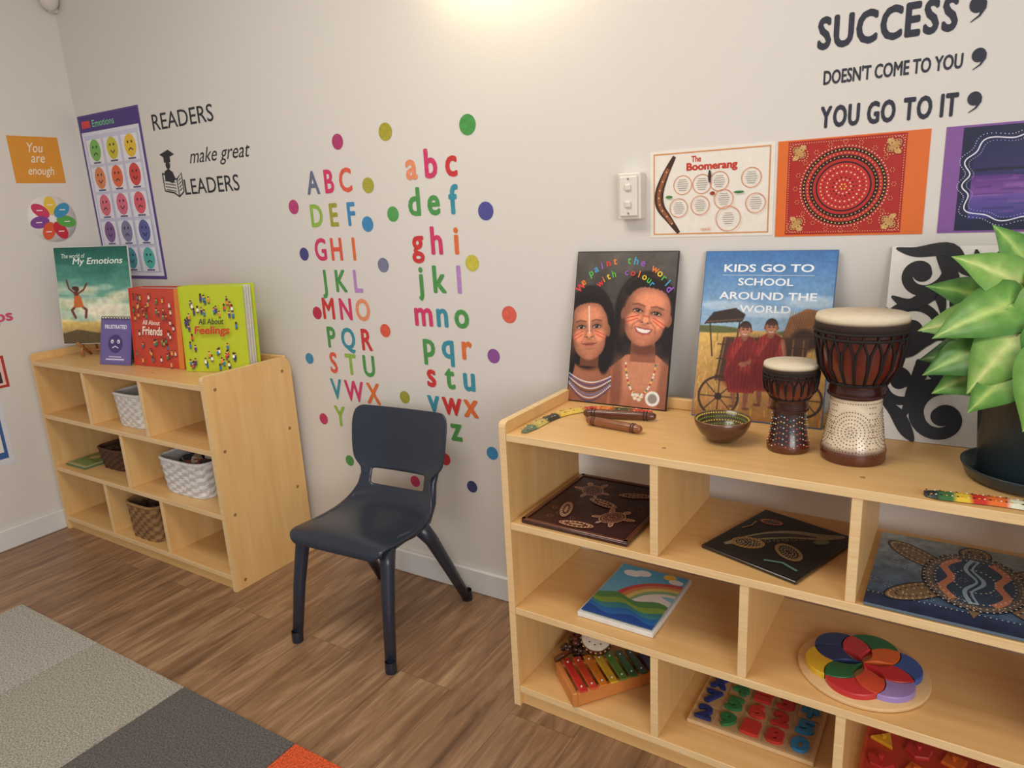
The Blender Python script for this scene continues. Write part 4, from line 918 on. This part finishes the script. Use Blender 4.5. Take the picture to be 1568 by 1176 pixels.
cv.stroke(smooth_path([(.5,.24),(.47,.38),(.53,.52),(.47,.66),(.5,.80)]),.05,(150,182,198)); cv.stroke(smooth_path([(.5,.26),(.475,.38),(.525,.52),(.475,.66),(.5,.78)]),.016,(40,60,90))
for q in (.245,.222,.19,.10): cv.ringdots(.5,.52,q,q*1.33,int(190*q)+6,.0055,(222,216,200))
for k in range(12):
    a=2*pi*k/12; cv.ringdots(.5+.222*math.cos(a),.52+.298*math.sin(a)*cv.asp,.018,.018,7,.004,(226,170,120))
for k in range(60): cv.ringdots(rp.random(),.17+rp.random()*.8,.02,.02,6,.003,(190,198,196)) if k%2 else None
mb.build()
mb,cv=flat('rainbow_puzzle',(.163,-.372),-.0213,.190,.262,Z2+.001,.012,(226,226,222),PAINTW)
cv.z+=.002
cv.grad(.03,.40,.97,.98,(120,196,226),(80,170,214))
for k,c in enumerate([(206,84,74),(222,140,90),(230,206,120),(140,186,130),(236,232,226),(140,200,226)]):
    r=.74-.075*k; cv.poly([(.97,.36)]+[(min(.97,.97+r*math.cos(a)),.36+r*math.sin(a)*.62) for a in [pi/2+ (pi/2)*i/16 for i in range(17)]],c)
cv.ell(.25,.84,.13,.08,(246,246,246)); cv.ell(.38,.88,.11,.08,(246,246,246)); cv.ell(.74,.92,.09,.07,(240,200,70)); cv.ell(.85,.86,.1,.06,(246,246,246)); cv.poly([(.5,.40),(.6,.52),(.8,.56),(.97,.5),(.97,.3),(.5,.3)],(240,238,232))
for k,(c,yb) in enumerate([((90,150,84),.42),((140,180,80),.34),((60,140,150),.27),((40,110,180),.20),((30,74,150),.12)]):
    cv.poly([(.03,.03)]+[(.97,.03)]+[(.97-.94*i/14,yb+.035*math.sin(i*.75+k)) for i in range(15)],c)
mb.build()
# colour circle puzzle : pieces cut by six circles through the centre
mb=MB('colour_circle_puzzle'); cx,cy=.768,-.288; zz=Z2+.001; T=Matrix.Translation((cx,cy,zz))
mb.lathe([(0,0),(.120,0),(.122,.002),(.122,.007),(.120,.009),(0,.009)],PAINTW,(222,186,134),T,56)
dl=pi/3; RR=.110; ph=.35
def arcpts(ta,tb,tc,n=9): return [(RR*math.cos(ta+(tb-ta)*i/n-tc),ta+(tb-ta)*i/n) for i in range(n)]
def cell(P,c,h=.021):
    P=[Vector((r*math.cos(t+ph),r*math.sin(t+ph),0)) for r,t in P]; g=sum(P,Vector())/len(P); m=len(P); c0=Vector((cx,cy,0))
    q1=[g+(p-g)*.97 for p in P]; q2=[g+(p-g)*.93 for p in P]
    vs=[c0+p+Z*(zz+.009) for p in q1]+[c0+p+Z*(zz+h-.0025) for p in q1]+[c0+p+Z*(zz+h) for p in q2]
    mb.add(vs,[[k*m+i,k*m+(i+1)%m,(k+1)*m+(i+1)%m,(k+1)*m+i] for k in (0,1) for i in range(m)]+[[2*m+i for i in range(m)]],PAINTW,c)
oc=[(60,96,170),(40,110,66),(50,66,110),(222,180,50),(196,50,54),(160,136,196)]
ic=[(226,110,50),(196,60,70),(44,60,104),(40,104,62),(214,80,50),(206,50,56)]
for k in range(6):
    t=k*dl
    cell(arcpts(t,t+dl/2,t)+arcpts(t+dl/2,t,t+dl)+arcpts(t,t-dl/2,t-dl)+arcpts(t-dl/2,t,t),oc[k])
    m_=t+dl/2
    cell(arcpts(m_,t+dl,t)+arcpts(t+dl,m_,t+2*dl)+[(0,m_)]+arcpts(m_,t,t-dl)[1:]+arcpts(t,m_,t+dl),ic[k],.0215)
mb.build()
mb,cv=flat('number_puzzle',(.420,-.335),-.0213,.275,.19,ZB+.001,.010,(220,186,138),PAINTW)
cn=[(34,50,110),(190,50,46),(224,180,40),(50,120,70),(50,130,180),(34,50,110),(206,60,50),(220,110,40)]
k=0
for j in range(3):
    for i in range(5):
        ch='0123456789+=x25'[(k*7+2)%15]; x=.03+.19*i; y=.05+.31*j
        cv.rect(x-.004,y-.01,x+.174,y+.275,(196,158,110)); cv.text(ch,x+.015,y+.015,x+.155,y+.25,cn[(k*3+j)%8],.045,ext=.008); k+=1
mb.build()
mb,cv=flat('shape_peg_puzzle',(.775,-.375),-.0213,.27,.21,ZB+.001,.010,(206,80,44),PAINTW)
cv.rect(.03,.04,.97,.96,(190,62,40)); k=0
for i in range(4):
    for j in range(3):
        x=.14+.24*i; y=.18+.32*j; c=[(222,110,40),(190,50,46),(224,170,40),(206,90,40)][k%4]; k+=1
        p=cv.P(x,y); mb.lathe([(0,0),(.027,0),(.027,.005),(.025,.007),(.004,.007),(.004,.012),(.006,.014),(.005,.017),(0,.0175)],PAINTW,c,Matrix.Translation(p)@Matrix.Rotation(.4*k,4,'Z'),(24,4,6,3)[k%4],smooth=False)
mb.build()
root=bpy.data.objects.new('xylophone',None); scene.collection.objects.link(root)
a=Vector((.125,-.370,ZB+.001)); b=Vector((.290,-.195,ZB+.001)); d=(b-a).normalized(); s=Vector((-d.y,d.x,0)); Lx=(b-a).length
mb=MB('xylophone_frame')
T=Matrix(((d.x,s.x,0,a.x),(d.y,s.y,0,a.y),(0,0,1,a.z),(0,0,0,1)))
wl=(206,130,66)
for sgn in (-1,1):
    ta=T@Matrix.Translation((Lx/2,sgn*.045,0))@Matrix.Rotation(-sgn*.10,4,'Z'); mb.box(-Lx/2,Lx/2,-.007,.007,0,.036,PAINTW,wl,.003,T=ta)
mb.box(-.006,.008,-.066,.066,0,.040,PAINTW,wl,.003,T=T); mb.box(Lx-.008,Lx+.006,-.05,.05,0,.040,PAINTW,wl,.003,T=T); mb.build(root)
mb=MB('xylophone_bars')
for k,c in enumerate([(196,50,40),(206,70,44),(222,130,40),(220,180,50),(100,150,60),(44,110,60),(34,84,60),(44,56,100)]):
    xk=.012+k*(Lx-.02)/8; hw=.068-.0028*k
    mb.box(xk,xk+.021,-hw,hw,.038,.043,GLOSS,c,.002,T=T)
    for q in (-1,1): mb.ball(T@Vector((xk+.01,q*(hw-.018),.044)),.003,GLOSS,(210,210,205))
mb.build(root)
mb=MB('hand_drum'); T=Matrix.Translation((.148,-.238,ZB+.074))@Matrix.Rotation(.42,4,'X')@Matrix.Rotation(.15,4,'Y')
mb.lathe([(0,-.013),(.037,-.013),(.040,-.011),(.040,.011),(.037,.013),(0,.0135)],GLOSS,(90,40,30),T,36,[(60,30,24)]*2+[(80,38,28)]*2+[(226,216,196)]*2)
for k in range(20): mb.ball(T@Vector((.0405*math.cos(k*pi/10),.0405*math.sin(k*pi/10),.004)),.003,MATTE,(200,170,120))
for k in range(9): mb.ball(T@Vector((.023*math.cos(k*2*pi/9),.023*math.sin(k*2*pi/9),.0135)),.003,MATTE,(60,44,40),1,(1,1,.3))
mb.ball(T@Vector((0,0,.0135)),.007,MATTE,(80,40,34),1,(1,1,.15)); mb.build()
mb=MB('seed_rattle'); 
mb.tube([(.050,-.29,ZB+.012),(.078,-.235,ZB+.024)],.008,GLOSS,(120,70,40),10)
for k in range(40):
    r=random.Random(k); mb.ball((.082+r.uniform(-.028,.028),-.228+r.uniform(-.028,.028),ZB+.011+r.uniform(0,.038)),.010,GLOSS,r.choice([(70,40,30),(110,50,36),(50,30,26)]),1)
mb.build()
# ================================================================= LIGHTS
def area(name,loc,rot,sx,sy,e,c):
    l=bpy.data.lights.new(name,'AREA'); l.shape='RECTANGLE'; l.size=sx; l.size_y=sy; l.energy=e; l.color=c
    o=bpy.data.objects.new(name,l); o.location=loc; o.rotation_euler=rot; scene.collection.objects.link(o); return o
o=area('window_daylight',(2.7,-3.2,1.55),(0,0,0),1.8,1.3,56,(1,.98,.96))
o.rotation_euler=(Vector((-.6,-.2,.7))-Vector(o.location)).to_track_quat('-Z','Y').to_euler()
area('ceiling_panel_light',(-.3,-1.2,HC-.02),(0,0,0),1.2,.6,21,(1,.94,.86))
w=bpy.data.worlds.new('World'); scene.world=w; w.use_nodes=True; bg=w.node_tree.nodes['Background']; bg.inputs[0].default_value=(.95,.95,1.0,1); bg.inputs[1].default_value=.48
scene.view_settings.view_transform='Standard'
# ================================================================= CAMERA
cam=bpy.data.cameras.new('camera'); co=bpy.data.objects.new('camera',cam); scene.collection.objects.link(co)
cam.sensor_width=36; cam.lens=1078.93/1568*36; cam.clip_start=.02
co.matrix_world=Matrix.Translation((.8547,-1.7003,1.2436))@Matrix.Rotation(.5650,4,'Z')@Matrix.Rotation(pi/2-.2499,4,'X')@Matrix.Rotation(-.0526,4,'Z')
scene.camera=co
